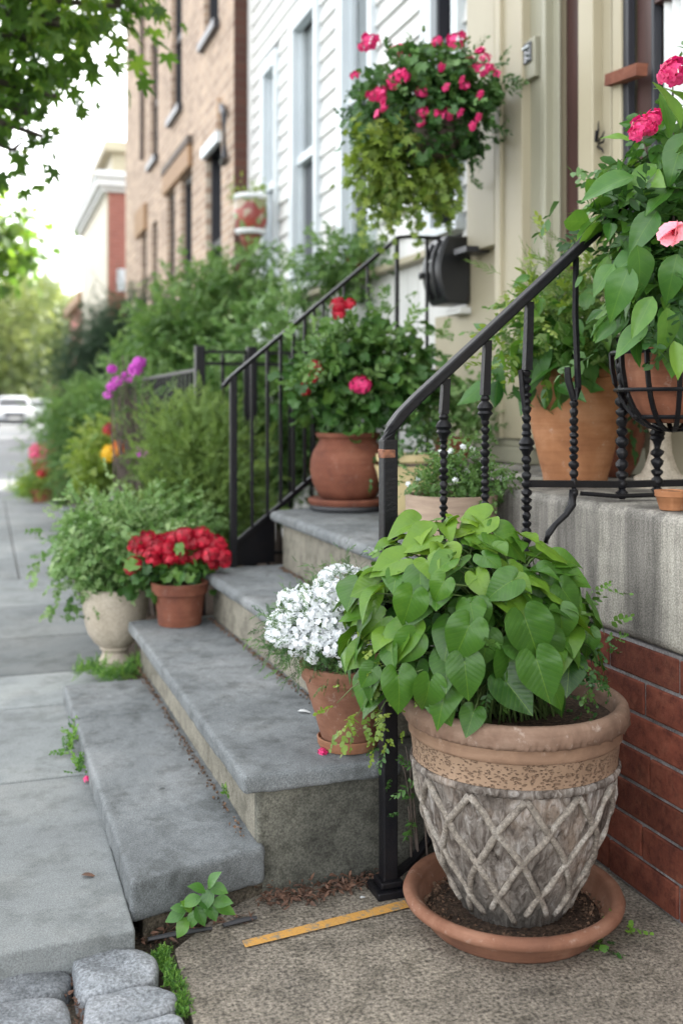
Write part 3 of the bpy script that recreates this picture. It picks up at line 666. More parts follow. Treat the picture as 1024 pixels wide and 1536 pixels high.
for a, b, z0, z1, k in bw:
    fr = MB(); t = .05
    fr.box((XB+.05,a,z0),(XB+.12,a+t,z1)); fr.box((XB+.05,b-t,z0),(XB+.12,b,z1)); fr.box((XB+.05,a+t,z1-.07),(XB+.12,b-t,z1)); fr.box((XB+.055,a+t,(z0+z1)/2-.03),(XB+.12,b-t,(z0+z1)/2+.03))
    f = fr.build('window', M['dark'], rowh); MB().box((XB+.12,a+.01,z0),(XB+.14,b-.01,z1)).build('pane', M['glass'], f)
    if k == 'up': MB().box((XB-.06,a-.05,z0-.08),(XB+.05,b+.05,z0-.001)).build('sill', M['dark'], f)
    elif k == 'stone':
        MB().box((XB-.05,a-.02,z1+.0),(XB+.02,b+.02,z1+.30)).build('lintel', M['tanbrick'], f, bevel=.01)
        MB().box((XB-.05,a-.02,z1-.10),(XB-.001,b+.02,z1-.001)).build('hood', M['trim'], f)
ww = MB(); ww.box((XB-.05, yf(289,XB), 3.565),(XB+.01, yf(249,XB), 3.80)); ww.build('wood_lintel', M['wood'], rowh, bevel=.02)
ww = MB(); ww.box((XB-.06, yf(289,XB)-.02, 3.80),(XB+.01, yf(249,XB), 3.88)); ww.build('lintel_cap', M['twig'], rowh)
ww = MB(); ww.box((XB-.05, yf(221,XB), 3.425),(XB+.01, yf(207,XB), 3.78)); ww.build('wood_lintel', M['wood'], rowh, bevel=.02)
MB().tube([at(333,160,X=XB-.03), at(336,170,X=XB-.05), at(337,235,X=XB-.05), at(334,245,X=XB-.02)], .03, 8).build('downpipe', M['dark'], rowh)
MB().tube([(XB-.03, yf(216,XB), 6.8),(XB-.03, yf(216,XB), 4.4)], .03, 8).build('drain_pipe', M['twig'], rowh)
# ================================================================== FAR HOUSES
red = thing('red_brick_house', (5, 23, 0), 'pink red brick house with a broad white cornice beyond the tan row house', 'house')
MB().box((2.30,20.8,0),(9,26.5,5.35)).build('side_wall', M['redbrick'], red)
MB().box((2.27,20.802,0),(2.2999,26.4,5.35)).build('front_wall', M['cream'], red)
cn = MB(); cn.box((2.16,20.72,5.351),(9,26.6,5.44)); cn.box((2.05,20.62,5.44),(9,26.7,5.60)); cn.box((2.0,20.55,5.60),(9,26.75,5.68)); cn.build('cornice', M['curtain'], red, bevel=.02)
MB().box((2.06,20.65,5.681),(9,26.6,5.74)).build('roof', M['trim'], red)
p = at(181,420,Y=20.8); MB().box((p.x-.07,20.77,p.z-.22),(p.x+.09,20.7995,p.z+.22)).build('window', M['trim'], red)
tall = thing('tall_cream_house', (6, 30, 0), 'top of a tall cream house showing above the red brick house', 'house')
MB().box((3.3,29,0),(9,33,8.1)).build('wall', M['cream'], tall); MB().box((3.05,28.7,8.1),(9,33.2,8.4)).build('cornice', M['cream'], tall, bevel=.05)
fh = thing('distant_house', (6, 36, 0), 'small distant brown cornered house at the far end of the row', 'house')
MB().box((3.0,33.5,0),(9,40,4.4)).build('wall', M['redbrick'], fh); MB().box((2.75,33.3,4.4),(9,40,4.75)).build('cornice', M['wood'], fh, bevel=.05)
fh2 = thing('distant_pale_house', (6, 46, 0), 'pale distant house half hidden behind the dark evergreen', 'house')
MB().box((3.9,44,0),(10,52,4.2)).build('wall', M['cream'], fh2); MB().box((3.7,43.8,4.2),(10,52,4.4)).build('cornice', M['curtain'], fh2)
lw = thing('low_brick_wall', (1.6, 13, 0), 'low red brick garden wall between dark shrubs', 'wall')
a_, b_ = at(78,575,Y=13), at(166,575,Y=13)
MB().box((a_.x,13,0),(b_.x+.6,13.2,1.36)).build('wall', M['redbrick'], lw); MB().box((a_.x-.03,12.97,1.36),(b_.x+.63,13.23,1.42)).build('coping', M['tc3'], lw)
MB().box((a_.x+.55,12.95,0),(a_.x+.60,12.999,1.3)).build('post', M['twig'], lw)
# ================================================================== RAILINGS
def bead_profile(z0, z1, seed, knob=None, r=.0085, step=.017):
    """knobbly twisted lower bar of a baluster, from z1 (top) to z0"""
    rnd = random.Random(seed); p = []; z = z1
    while z > z0:
        k = rnd.uniform(.8,1.25); b = r*rnd.uniform(1.05,1.35)
        p += [(r*.62, z), (b, z-step*.3*k), (b*.97, z-step*.6*k), (r*.6, z-step*k)]; z -= step*k
    if knob:
        p = [q for q in p if abs(q[1]-knob) > .03]
        p += [(.008, knob+.03),(.012, knob+.022),(.009, knob+.016),(.016, knob+.008),(.0195, knob),(.015, knob-.007),(.018, knob-.013),(.012, knob-.02),(.008, knob-.03)]
        p.sort(key=lambda q: -q[1])
    return p
YR = 2.2
nr = thing('front_railing', (at(582,1338,Y=YR).x, YR, 0), 'black wrought iron handrail with knobbly balusters rising beside the big pot', 'railing')
px0 = nr.location.x
MB().box((px0-.0175, YR-.0175, .012),(px0+.0175, YR+.0175, 1.035)).build('post', M['iron'], nr, bevel=.003)
MB().box((px0-.040,YR-.040,0),(px0+.040,YR+.040,.018)).box((px0-.027,YR-.027,.0182),(px0+.027,YR+.027,.034)).build('base_plate', M['iron'], nr, bevel=.004)
e = at(892,349,Y=YR)
rail = [(px0-.001, YR, 1.0),(px0-.001, YR, 1.035),(px0+.008, YR, 1.062),(px0+.03, YR, 1.09),(px0+.07, YR, 1.128)]
rail += [(px0+.07+(e.x-px0-.07)*t, YR, 1.128+(e.z-1.128)*t) for t in (.25,.5,.75,1.0)]
rail += [(e.x+.11, YR, e.z+.10),(e.x+.16, YR, e.z+.13),(e.x+.24, YR, e.z+.135),(2.09, YR, e.z+.135)]
mb = MB(); mb.tube(rail, .0165, 4, square=True, flat=.72, upv=(0,0,1)); mb.build('handrail', M['iron'], nr, smooth=False, bevel=.004)
mb = MB(); mb.box((px0-.0195,YR-.0185,.992),(px0+.012,YR+.0182,1.014)); mb.build('rust_collar', M['rust'], nr, bevel=.004)
def railz(x): 
    for (x0,_,z0),(x1,_,z1) in zip(rail[2:], rail[3:]):
        if x0 <= x <= x1: return z0+(z1-z0)*(x-x0)/(x1-x0)
    return rail[-1][2]
bal = [(665,.862,.862+.11+.13,640,.62),(727,.86,None,612,.66),(789,.80,None,665,.74),(860,.90,None,None,.88),(932,.89,None,None,.89),(985,.89,None,None,.89)]
xb = []
for i, (bx, zend, _, kn, zb) in enumerate(bal):
    x = at(bx,700,Y=YR).x; xb.append(x); zt = railz(x)-.012
    zk = at(bx,kn,Y=YR).z if kn else None
    mb = MB()
    if i < 2:
        zs = zk+.03; mb.tube([(x+.006,YR,zt),(x,YR,zs)], [.0085,.0095], 4, square=True)
        mb.lathe(x, YR, bead_profile(zend-.005, zs, i+1, zk), 10, jit=.0008, seed=i)
        mb.tube([(x,YR,zend),(x,YR,zb)], .006, 8)
    elif i == 2:
        zs = at(bx,555,Y=YR).z; mb.tube([(x+.008,YR,zt),(x+.002,YR,zs)], [.0085,.0095], 4, square=True)
        mb.lathe(x, YR, bead_profile(zend-.02, zs, i+1, zk, .010, .018), 10, jit=.001, seed=i)
        mb.tube([(x-.016,YR,zs+.0),(x-.012,YR-.002,zs-.05),(x,YR,zs-.12)], [.006,.007,.006], 8)
        mb.tube([(x,YR,zend),(x,YR,zb)], .006, 8)
    elif i == 3:
        zs = at(bx,600,Y=YR).z; zt2 = at(bx,470,Y=YR).z
        mb.tube([(x+.006,YR,zt),(x+.004,YR,zt2),(x+.012,YR,zs+.03),(x,YR,zs)], [.0085,.0085,.009,.009], 6)
        mb.tube([(x-.018,YR,zs+.08),(x-.016,YR,zs+.05),(x,YR,zs)], [.008,.009,.008], 8)
        mb.lathe(x, YR, bead_profile(zend, zs, 7, None, .0095, .02), 10, jit=.001, seed=i)
    else:
        zs = at(bx,525 if i == 4 else 560,Y=YR).z
        mb.tube([(x+.012,YR,zt),(x+.014,YR,zs+.1),(x+.003,YR,zs)], [.008,.009,.011], 6)
        mb.lathe(x, YR, bead_profile(zend, zs, 11+i, at(bx,650,Y=YR).z if i == 5 else None, .0125, .024), 10, jit=.0014, seed=i)
    mb.build('baluster', M['iron'], nr, smooth='auto')
zb_ = at(860,726,Y=YR).z
MB().tube([(xb[2],YR,zb_+.004),(xb[3],YR,zb_),(xb[4],YR,zb_-.004),(2.08,YR,zb_-.006)], .0085, 4, square=True).build('lower_rail', M['iron'], nr, bevel=.002)
MB().tube([(xb[3]+.01,YR-.015,zb_-.022),(xb[3]+.1,YR-.03,zb_-.03),(2.0,YR-.03,zb_-.03)], .006, 6).build('lower_rail', M['iron'], nr)
MB().tube([(px0,YR,.57),(xb[0],YR,.64),(xb[1],YR,.68),(xb[2],YR,.75),(xb[2]+.03,YR,.77)], .007, 6).build('sloping_rail', M['iron'], nr)
cp = [at(859,735,Y=YR), at(857,757,Y=YR), at(848,772,Y=YR), at(832,787,Y=YR), at(822,800,Y=YR), at(818,815,Y=YR)]
mb = MB(); mb.tube([(p.x,YR,p.z) for p in cp], [.010,.011,.008,.0075,.009,.006], 8); mb.build('scroll', M['iron'], nr, smooth=True)
f0, f1 = at(588,1316,Y=YR), at(645,1255,Y=YR+.05)
MB().tube([f0, f0.lerp(f1,.5)+Vector((.004,0,-.008)), f1, f1+Vector((.06,.03,.05))], .011, 4, square=True, flat=.4).build('brace', M['iron'], nr)
# far railing, slightly splayed towards the wall
F0 = Vector((.80,4.0)); F1 = Vector((2.09,4.42))
def onfar(px, py):
    u = (px-HX)/FPX; dx, dy = sn+cs*u, cs-sn*u; nx, ny = (F1-F0).y, -(F1-F0).x
    t = (F0.x*nx+F0.y*ny)/(dx*nx+dy*ny); return at(px, py, d=t)
fr_ = thing('far_railing', (.8,4.0,.47), 'plain black iron handrail on the far side of the steps, ending at the mailbox', 'railing')
b0 = onfar(350,838); t0 = onfar(350,563)
MB().box((b0.x-.014,b0.y-.014,.47),(b0.x+.014,b0.y+.014,t0.z)).build('post', M['iron'], fr_, bevel=.003)
pr = [onfar(335,580), onfar(341,572), onfar(350,563), onfar(597,356), onfar(612,355), onfar(700,359)]
MB().tube(pr, .011, 4, square=True, flat=.7).build('handrail', M['iron'], fr_, bevel=.003)
MB().tube([onfar(352,816), onfar(470,715), onfar(520,690)], .010, 4, square=True).build('lower_rail', M['iron'], fr_, bevel=.003)
def topy(px): return 563+(356-563)*(px-350)/(597-350) if px < 597 else 356
for px, yb, r in ((378,794,.008),(401,775,.008),(421,757,.009),(440,742,.009),(457,728,.009),(471,715,.008),(485,705,.007),(516,690,.007),(551,690,.007),(595,690,.011),(640,690,.009)):
    a = onfar(px, topy(px)+2); b = onfar(px, yb); MB().tube([a,(a.x,a.y,b.z)], r*.72, 4, square=True).build('baluster', M['iron'], fr_)
a = onfar(352,818); b = onfar(412,768)
MB().add([(a.x,a.y,.472),(b.x,b.y,.472),(b.x,b.y,b.z),(a.x,a.y,a.z),(a.x,a.y+.012,.472),(b.x,b.y+.012,.472),(b.x,b.y+.012,b.z),(a.x,a.y+.012,a.z)],[(0,1,2,3),(7,6,5,4),(0,3,7,4),(1,5,6,2),(3,2,6,7),(0,4,5,1)]).build('dark_panel', M['iron'], fr_)  # thin black panel filling the dark gap below the lower rail
# garden fence
gf = thing('garden_fence', (1.03,5.2,.05), 'black iron picket fence around the front garden behind the stoop', 'fence')
for (x0,y0,x1,y1) in ((1.03,5.2,2.1,5.2),(1.03,5.2,1.03,8.6)):
    for z in (.35,1.33,1.39) if y0 == y1 else (.35,1.30): MB().tube([(x0,y0,z),(x1,y1,z)], .008, 4, square=True).build('fence_rail', M['iron'], gf)
    n = int(max(x1-x0, y1-y0)/.115)
    for i in range(1, n): 
        x, y = x0+(x1-x0)*i/n, y0+(y1-y0)*i/n
        MB().tube([(x,y,.06),(x,y,1.38 if y0 == y1 else 1.3)], .008, 4, square=True).build('picket', M['iron'], gf)
for x, y in ((1.03,5.2),(1.30,5.2),(1.03,8.6)): MB().box((x-.025,y-.025,.05),(x+.025,y+.025,1.42)).build('fence_post', M['iron'], gf, bevel=.005)

# ================================================================== HERO URN
PX, PY = 1.11, 2.05
tp = at(770,1045,d=2.245); PX, PY = tp.x, tp.y
sa = thing('saucer', (at(768,1355,d=2.24).x, at(768,1355,d=2.24).y, 0), 'wide terracotta saucer full of soil crumbs under the big lattice pot', 'saucer')
SX, SY = sa.location.x, sa.location.y
mb = MB(); mb.lathe(SX, SY, [(.15,.001),(.185,.002),(.190,.008),(.207,.036),(.212,.040),(.222,.043),(.2335,.050),(.2365,.060),(.232,.070),(.222,.073),(.210,.068),(.203,.055),(.190,.022),(.17,.016)], 96, jit=.0004)
mb.build('dish', M['saucer'], sa, smooth=True)
so = MB(); so.lathe(SX, SY, [(.001,.034),(.08,.034),(.14,.032),(.17,.027),(.186,.021)], 60, jit=.003, seed=5, cap=False)
so.build('soil', M['soil'], sa, smooth=True)
rs = np.random.RandomState(3); n = 900; a = rs.rand(n)*2*PI; r = .125+.065*rs.rand(n)
cr = np.array([(math.cos(q)*k+SX, math.sin(q)*k+SY, .030) for q, k in zip(a, r)])
CR = [(np.array([(0,0,0),(1,0,.1),(.9,.8,0),(.1,.9,.1),(.5,.4,.7)])-.4, [(0,1,4),(1,2,4),(2,3,4),(3,0,4)])]
def leafd(n, rs): return rs.normal(size=(n,3))
M['crumb'] = plain('soil_crumbs', (.20,.12,.075), (.09,.055,.035), .95, 90, 0, var=.9)
setp(scatter('soil_crumbs', CR, cr, leafd(n,rs), leafd(n,rs), .0065*(.4+rs.rand(n)), rs.rand(n), M['crumb'], sa, 1, False), kind='stuff')

urn = thing('lattice_pot', (PX,PY,.034), 'very large weathered clay pot with carved lattice sides and a bushy heart-leaved plant', 'potted plant')
# profile of the lattice body
bp = [(.112,.034),(.118,.05),(.138,.09),(.158,.135),(.178,.185),(.195,.235),(.207,.285),(.213,.325),(.215,.338)]
def rad(z): return float(np.interp(z, [q[1] for q in bp], [q[0] for q in bp]))
body = []
for k in range(40): z = .034+(.338-.034)*k/39; body.append((rad(z), z))
m, nt, bs = newmat('weathered_lattice'); v = coords(nt)
vst = coords(nt, (1,1,.32)); streak = noise(nt, vst, 42, 5, .6, 1.2); fine = noise(nt, v, 130, 6, .7); bigs = noise(nt, v, 7, 5, .6)
col = ramp(nt, [(.36,(.03,.024,.02)),(.45,(.12,.10,.085)),(.54,(.24,.215,.19)),(.66,(.50,.48,.46))], math_(nt,'ADD',math_(nt,'MULTIPLY',streak,.6),math_(nt,'MULTIPLY',bigs,.4)))
col = mixc(nt, col, (.33,.22,.14), ramp(nt, [(.5,(0,0,0)),(.68,(.4,.4,.4))], bigs))
sx = nt.nodes.new('ShaderNodeSeparateXYZ'); nt.links.new(v, sx.inputs[0])
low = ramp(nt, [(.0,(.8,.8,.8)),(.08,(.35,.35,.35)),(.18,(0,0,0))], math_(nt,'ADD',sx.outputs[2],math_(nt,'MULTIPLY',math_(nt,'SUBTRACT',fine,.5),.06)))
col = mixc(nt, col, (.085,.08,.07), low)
col = mixc(nt, col, ramp(nt, [(.35,(.6,.6,.6)),(.6,(1.1,1.1,1.1))], fine), .5, 'MULTIPLY')
nt.links.new(col, bs.inputs['Base Color']); bs.inputs['Roughness'].default_value = .85; bs.inputs['Specular IOR Level'].default_value = .25
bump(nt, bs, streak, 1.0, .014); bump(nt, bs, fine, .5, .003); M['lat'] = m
M['rib'] = stone('rib_clay', (.25,.22,.185), (.10,.085,.07), (.40,.375,.34), 160, 22, spk=.5, bstr=.5, var=0, big=.5)
# leafy relief between the ribs: real displacement of the body wall
rsr = random.Random(11); NA = 220; vs = []; fs = []; cell = {}
for k, (r, z) in enumerate(body):
    for i in range(NA):
        a = 2*PI*i/NA; q = math.sin(a*46+3*math.sin(z*38)+2.2*math.sin(a*5))*math.sin(z*75+2*math.sin(a*11))
        rr = r+.0028*q; vs.append((PX+rr*math.cos(a), PY+rr*math.sin(a), z))
for k in range(len(body)-1):
    for i in range(NA): j = (i+1) % NA; fs.append((k*NA+i,k*NA+j,(k+1)*NA+j,(k+1)*NA+i))
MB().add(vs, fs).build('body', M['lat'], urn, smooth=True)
lt = MB(); NR = 12
for s_ in (-1, 1):
    for i in range(NR):
        a0 = 2*PI*i/NR+.13; pts = []; rr = random.Random(i*7+s_)
        zend = .05+rr.uniform(-.005,.03)
        for k in range(30):
            t = k/29; z = .334-(.334-zend)*t; ang = a0+s_*(.95*t**.95)+.012*math.sin(k*.5+i); R_ = rad(z)+.0015+.002*math.sin(k*.9+i*2)
            pts.append((PX+R_*math.cos(ang), PY+R_*math.sin(ang), z))
        lt.tube(pts, [.0078*(1-.15*k/29)*(1+.06*math.sin(k*1.9+i)) for k in range(30)], 8)
lt.build('lattice', M['rib'], urn, smooth=True)
M['collar'] = terracotta('collar_clay', (.25,.155,.10), (.17,.105,.07), (.33,.22,.15), .45)
# collar with stippled band
mb = MB(); mb.lathe(PX, PY, [(.215,.3385),(.2225,.341),(.2255,.347),(.225,.353),(.2205,.357)], 96, jit=.0006, seed=1, cap=False); mb.build('ring', M['lat'], urn, smooth=True)
m, nt, bs = newmat('stippled_clay'); v = coords(nt, (1,1,1.9)); vo = N(nt,'TexVoronoi',Scale=105.0); vo.distance = 'EUCLIDEAN'; nt.links.new(v, vo.inputs[0])
n2 = noise(nt, coords(nt), 60, 6, .7); n3 = noise(nt, coords(nt), 8, 5, .6)
pit = ramp(nt, [(.18,(0,0,0)),(.42,(1,1,1))], math_(nt,'ADD',vo.outputs['Distance'],math_(nt,'MULTIPLY',math_(nt,'SUBTRACT',n2,.5),1.3)))
col = ramp(nt, [(.3,(.21,.135,.085)),(.6,(.30,.20,.13)),(.75,(.36,.26,.18))], n3); col = mixc(nt, (.20,.115,.065), col, math_(nt,'ADD',math_(nt,'MULTIPLY',pit,.6),.4))
nt.links.new(col, bs.inputs['Base Color']); bs.inputs['Roughness'].default_value = .85; bump(nt, bs, pit, .9, .006); bump(nt, bs, n2, .4, .002); M['stip'] = m
mb = MB(); mb.lathe(PX, PY, [(.2195,.3572),(.2185,.362),(.2205,.38),(.2235,.403),(.225,.408)], 96, jit=.0005, seed=2, cap=False); mb.build('stippled_band', M['stip'], urn, smooth=True)
mb = MB(); mb.lathe(PX, PY, [(.225,.4082),(.2285,.411),(.2285,.416),(.2295,.432),(.2305,.437)], 96, jit=.0004, seed=3, cap=False); mb.build('collar', M['collar'], urn, smooth=True)
# ragged rim
prof = [(.2306,.4372),(.238,.441),(.2405,.447),(.2425,.456),(.243,.466),(.240,.477),(.234,.4835),(.226,.4855),(.217,.481),(.212,.470),(.210,.45),(.208,.42)]
rn = random.Random(5); vs = []; fs = []; NA = 260; ph = [rn.uniform(0,6.28) for _ in range(8)]
for k, (r, z) in enumerate(prof):
    for i in range(NA):
        a = 2*PI*i/NA; jag = (.0008*math.sin(a*41+ph[0])+.0012*math.sin(a*97+ph[1])+rn.uniform(-.0016,.0016))*(1.5 if k in (1,2) else .15 if k > 3 else .8)
        zz = z+(.001*math.sin(a*29+ph[2])+.0016*math.sin(a*103+ph[3])+rn.uniform(-.0022,.0022))*(1 if k in (1,2) else .1)
        vs.append((PX+(r+jag)*math.cos(a), PY+(r+jag)*math.sin(a), zz))
for k in range(len(prof)-1):
    for i in range(NA): j = (i+1) % NA; fs.append((k*NA+i,k*NA+j,(k+1)*NA+j,(k+1)*NA+i))
M['rim'] = terracotta('rim_clay', (.22,.14,.098), (.125,.08,.056), (.33,.23,.17), .6)
MB().add(vs, fs).build('rim', M['rim'], urn, smooth=True)
mb = MB(); mb.lathe(PX, PY, [(.001,.455),(.12,.452),(.2135,.446)], 60, jit=.004, seed=7, cap=False); mb.build('soil', M['soil'], urn, smooth=True)
# heart-leaved plant: leaves hang outwards, tips down, on long petioles
rs = np.random.RandomState(21)
C0 = np.array((PX, PY, .600))-RV*.10
P = []; D = []; Nn = []; Sz = []; Rn = []; ST = []
def addleaf(p, d, n, s, r, b=None):
    P.append(p); D.append(d); Nn.append(n); Sz.append(s*.72); Rn.append(r); ST.append(b if b is not None else None)
def shellpt(az, el, rr=(.285,.235,.265)):
    """az 0 = towards camera, + = image right"""
    o = -FV*math.cos(az)*math.cos(el)+RV*math.sin(az)*math.cos(el)+UP*math.sin(el)
    return C0+RV*(o@RV)*rr[0]+FV*(o@FV)*rr[1]+UP*o[2]*rr[2], o
def place(az, el, s, r, depth=1.0, tw=0, lift=0):
    p, o = shellpt(az, el); p = C0+(p-C0)*depth
    n = nrm(o*(.75)+UP*(.25+lift)+rs.normal(size=3)*.16)
    down = -UP+np.array((0,0,0)); dd = down-n*(down@n); dd = nrm(dd+o*.25)
    side = np.cross(n, dd); d = nrm(dd+side*tw+rs.normal(size=3)*.12)
    if el > .9: d = nrm(o*np.array((1,1,.2))+side*tw-UP*.25)
    s *= .92; addleaf(p-d*s*.35, d, n, s, r)
k = 0
for el, cnt, s0 in ((-.42,8,.10),(-.2,14,.105),(.02,16,.108),(.22,17,.106),(.42,18,.102),(.62,17,.096),(.82,15,.09),(1.02,12,.085),(1.2,9,.08),(1.4,6,.07)):
    for i in range(cnt):
        az = -2.05+4.1*(i+.5*(k % 2))/cnt+rs.uniform(-.12,.12); k += 1
        if el < -.1 and az > .95: continue
        if el > .3 and az > 1.15: continue
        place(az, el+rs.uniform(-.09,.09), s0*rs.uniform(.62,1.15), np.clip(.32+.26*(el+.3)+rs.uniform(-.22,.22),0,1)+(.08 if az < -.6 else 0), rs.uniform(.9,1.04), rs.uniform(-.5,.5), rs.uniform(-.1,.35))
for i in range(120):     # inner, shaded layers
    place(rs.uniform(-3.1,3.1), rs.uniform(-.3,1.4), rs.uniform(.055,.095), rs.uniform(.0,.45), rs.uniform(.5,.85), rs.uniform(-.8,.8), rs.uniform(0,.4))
for i in range(26):     # far side
    place(PI+rs.uniform(-1.2,1.2), rs.uniform(-.1,1.1), rs.uniform(.07,.1), rs.uniform(.2,.7), rs.uniform(.85,1.0), rs.uniform(-.5,.5))
# leaves read off the photograph one by one: centre px, tip direction px, size px, depth, tone
for (x, y, tx, ty, s, d_, r) in ((690,955,-.45,1,78,2.00,.42),(640,1035,-.15,1,62,2.02,.5),(600,1030,.1,1,70,2.03,.45),(745,880,-.9,.5,62,2.04,.35),(800,950,.35,1,90,2.02,.25),(815,1010,.3,1,84,2.00,.3),
    (700,1010,.1,1,72,2.0,.3),(762,1000,-.1,1,70,2.03,.28),(610,905,-.3,1,66,2.04,.5),(655,885,-.5,.8,48,2.03,.55),(880,955,-.1,1,46,2.15,.35),(605,965,-.6,.9,62,2.05,.5),(835,885,.7,.7,76,2.13,.3),(790,865,.9,.15,76,2.1,.35),
    (555,930,-.8,.7,56,2.14,.7),(530,975,-.8,.7,52,2.16,.72),(545,880,-.9,.4,58,2.18,.75),(548,1005,-.6,.9,42,2.1,.4),(855,835,1,-.15,52,2.18,.55),(720,915,.2,1,52,2.05,.4),(575,845,-1,.35,64,2.16,.85),(620,812,-1,.4,66,2.18,.9),
    (700,790,-.9,.5,74,2.22,.92),(655,850,-.9,.6,52,2.08,.6),(770,812,.8,.4,74,2.18,.55),(600,785,-1,.15,54,2.25,.85),(858,900,.6,.8,62,2.12,.3),(845,930,.2,1,60,2.08,.45),(868,868,.9,.3,52,2.16,.5),(828,965,.3,1,62,2.06,.2)):
    r = .2+r*.6
    p = np.array(at(x, y+(14 if y > 900 else 4), d=d_)); d = nrm(RV*tx-UP*ty+FV*rs.uniform(-.25,.05)); n = nrm(-FV*1.0+UP*(.55 if y > 870 else 1.3)+RV*rs.uniform(-.25,.25))
    L = s*d_/FPX*1.08; addleaf(p-d*L*.35, d, n-d*(n@d), L, r)
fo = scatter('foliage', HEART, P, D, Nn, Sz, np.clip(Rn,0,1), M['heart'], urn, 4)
tipsP = [np.array(p) for p in P]
mb = MB(); rr = random.Random(2)
for p in tipsP[::1]:
    b = np.array((PX,PY,.45))+np.array((rr.uniform(-.1,.1), rr.uniform(-.1,.1), 0))-RV*.03; mid = (b+p)/2+UP*.05+(p-b)*np.array((-.1,-.1,.12))
    mb.tube([b, (b+mid)/2+UP*.012, mid, (mid+p)/2+UP*.02, p], [.0024,.0022,.002,.0017,.0014], 5)
mb.build('petioles', M['stem'], urn, smooth=True)
bl = [(tuple(at(590,1010,d=2.15)),(.05,.03,.06)),(tuple(at(545,1060,d=2.13)),(.055,.03,.05))]
foliage('trailing_foliage', urn, bl, 60, ROUND, .036, M['lime'], 31, m=22, up=.2, droop=.5, zc=.1)
stems('trailing_stems', urn, at(610,1000,d=2.15), [at(x,y,d=2.13) for x, y in ((520,1040),(535,1075),(560,1090),(575,1060),(505,1055))], .0018, M['stem'], 3)
bl = [(tuple(at(858,950,d=2.22)),(.055,.05,.075)),(tuple(at(870,1020,d=2.2)),(.045,.04,.025))]
foliage('side_foliage', urn, bl, 70, ROUND, .042, M['ger'], 33, m=20)
foliage('fill_foliage', urn, [(tuple(C0+UP*.02),(.2,.16,.17))], 330, SPRIG, .06, M['ger'], 37, m=60, shell=.2, out=.72)
# ivy and dark scraps behind the railing post, between stair and pot
iv = thing('ivy', (.93,2.24,.0), 'small dark ivy sprigs growing between the railing post and the big pot', 'ivy')
foliage('leaves', iv, [(tuple(at(612,1130,d=2.32)),(.02,.015,.05)),(tuple(at(618,1215,d=2.32)),(.02,.015,.05)),(tuple(at(622,1180,d=2.33)),(.02,.01,.1))], 16, SPRIG, .04, M['ger'], 41, m=10)
stems('stem', iv, (.97,2.25,0), [at(x,y,d=2.33) for x, y in ((608,1120),(615,1150),(612,1210),(622,1100),(600,1140))], .003, M['twig'], 9)

# ================================================================== FLOWER POTS ON THE STEPS
def pot(parent, x, y, prof, mat, soil=None, n=64, name='pot', jit=.0006, sx=1):
    mb = MB(); mb.lathe(x, y, prof, n, jit=jit, seed=len(name)); o = mb.build(name, mat, parent, smooth='auto')
    if soil:
        s_ = MB(); s_.lathe(x, y, [(.001,soil[1]+.004),(soil[0]*.6,soil[1]+.003),(soil[0],soil[1])], 32, jit=.002, cap=False); s_.build('soil', M['soil'], parent, smooth=True)
    return o
def hollow(prof, t=.012, depth=.05):
    r, z = prof[-1]; return prof+[(r-t, z+.0005),(r-t-.002, z-depth*.5),(r-t-.006, z-depth)]
# white flowers
wx, wy = .835, 2.375; z0 = .2835
b = at(523,1124,Z=z0); 
wf = thing('white_flower_pot', (wx,wy,z0), 'tapered terracotta pot of white flowers on the second step beside the big pot', 'potted plant')
c_ = MB(); c_.lathe(wx, wy, [(.052,z0+.001),(.068,z0+.001),(.0745,z0+.012),(.076,z0+.026),(.0735,z0+.028),(.069,z0+.018)], 64); c_.build('saucer', M['tc2'] if False else M['tc4'], wf, smooth='auto')
pot(wf, wx, wy, hollow([(.056,z0+.006),(.060,z0+.012),(.070,z0+.04),(.087,z0+.10),(.104,z0+.160),(.107,z0+.168),(.113,z0+.170),(.119,z0+.205)]), M['tc4'] if False else M['saucer'], (.105,z0+.19))
bl = [(tuple(at(478,940,d=2.50)),(.11,.09,.105)),(tuple(at(440,962,d=2.48)),(.055,.05,.055)),(tuple(at(515,900,d=2.55)),(.07,.06,.075)),(tuple(at(505,975,d=2.44)),(.07,.06,.05))]
foliage('foliage', wf, bl, 1500, FINE, .032, M['ger'], 51, m=150, up=.5, droop=.1, shell=.4, out=1.0)
stems('stems', wf, (wx-.0,wy,z0+.19), [at(x,y,d=2.5) for x, y in ((420,950),(440,900),(480,880),(510,860),(500,960),(460,970),(430,990))], .002, M['stem'], 5)
rs = np.random.RandomState(8); Cc, Oo = clumps(bl, 520, rs, .95, 1.1); k = 0
cen = np.array(at(480,945,d=2.5))
for p, o in zip(Cc, Oo):
    if o@(-FV) < -.15 or (o[2] < -.25): continue
    if k >= 170: break
    if any(np.linalg.norm(p-q) < .022 for q in Cc[:0]): continue
    flower(wf, p, nrm(o+UP*.3-FV*.2), .017*rs.uniform(.8,1.25), 8, .0085, M['wpet'], 100+k, flat=.45, pw=.95); k += 1
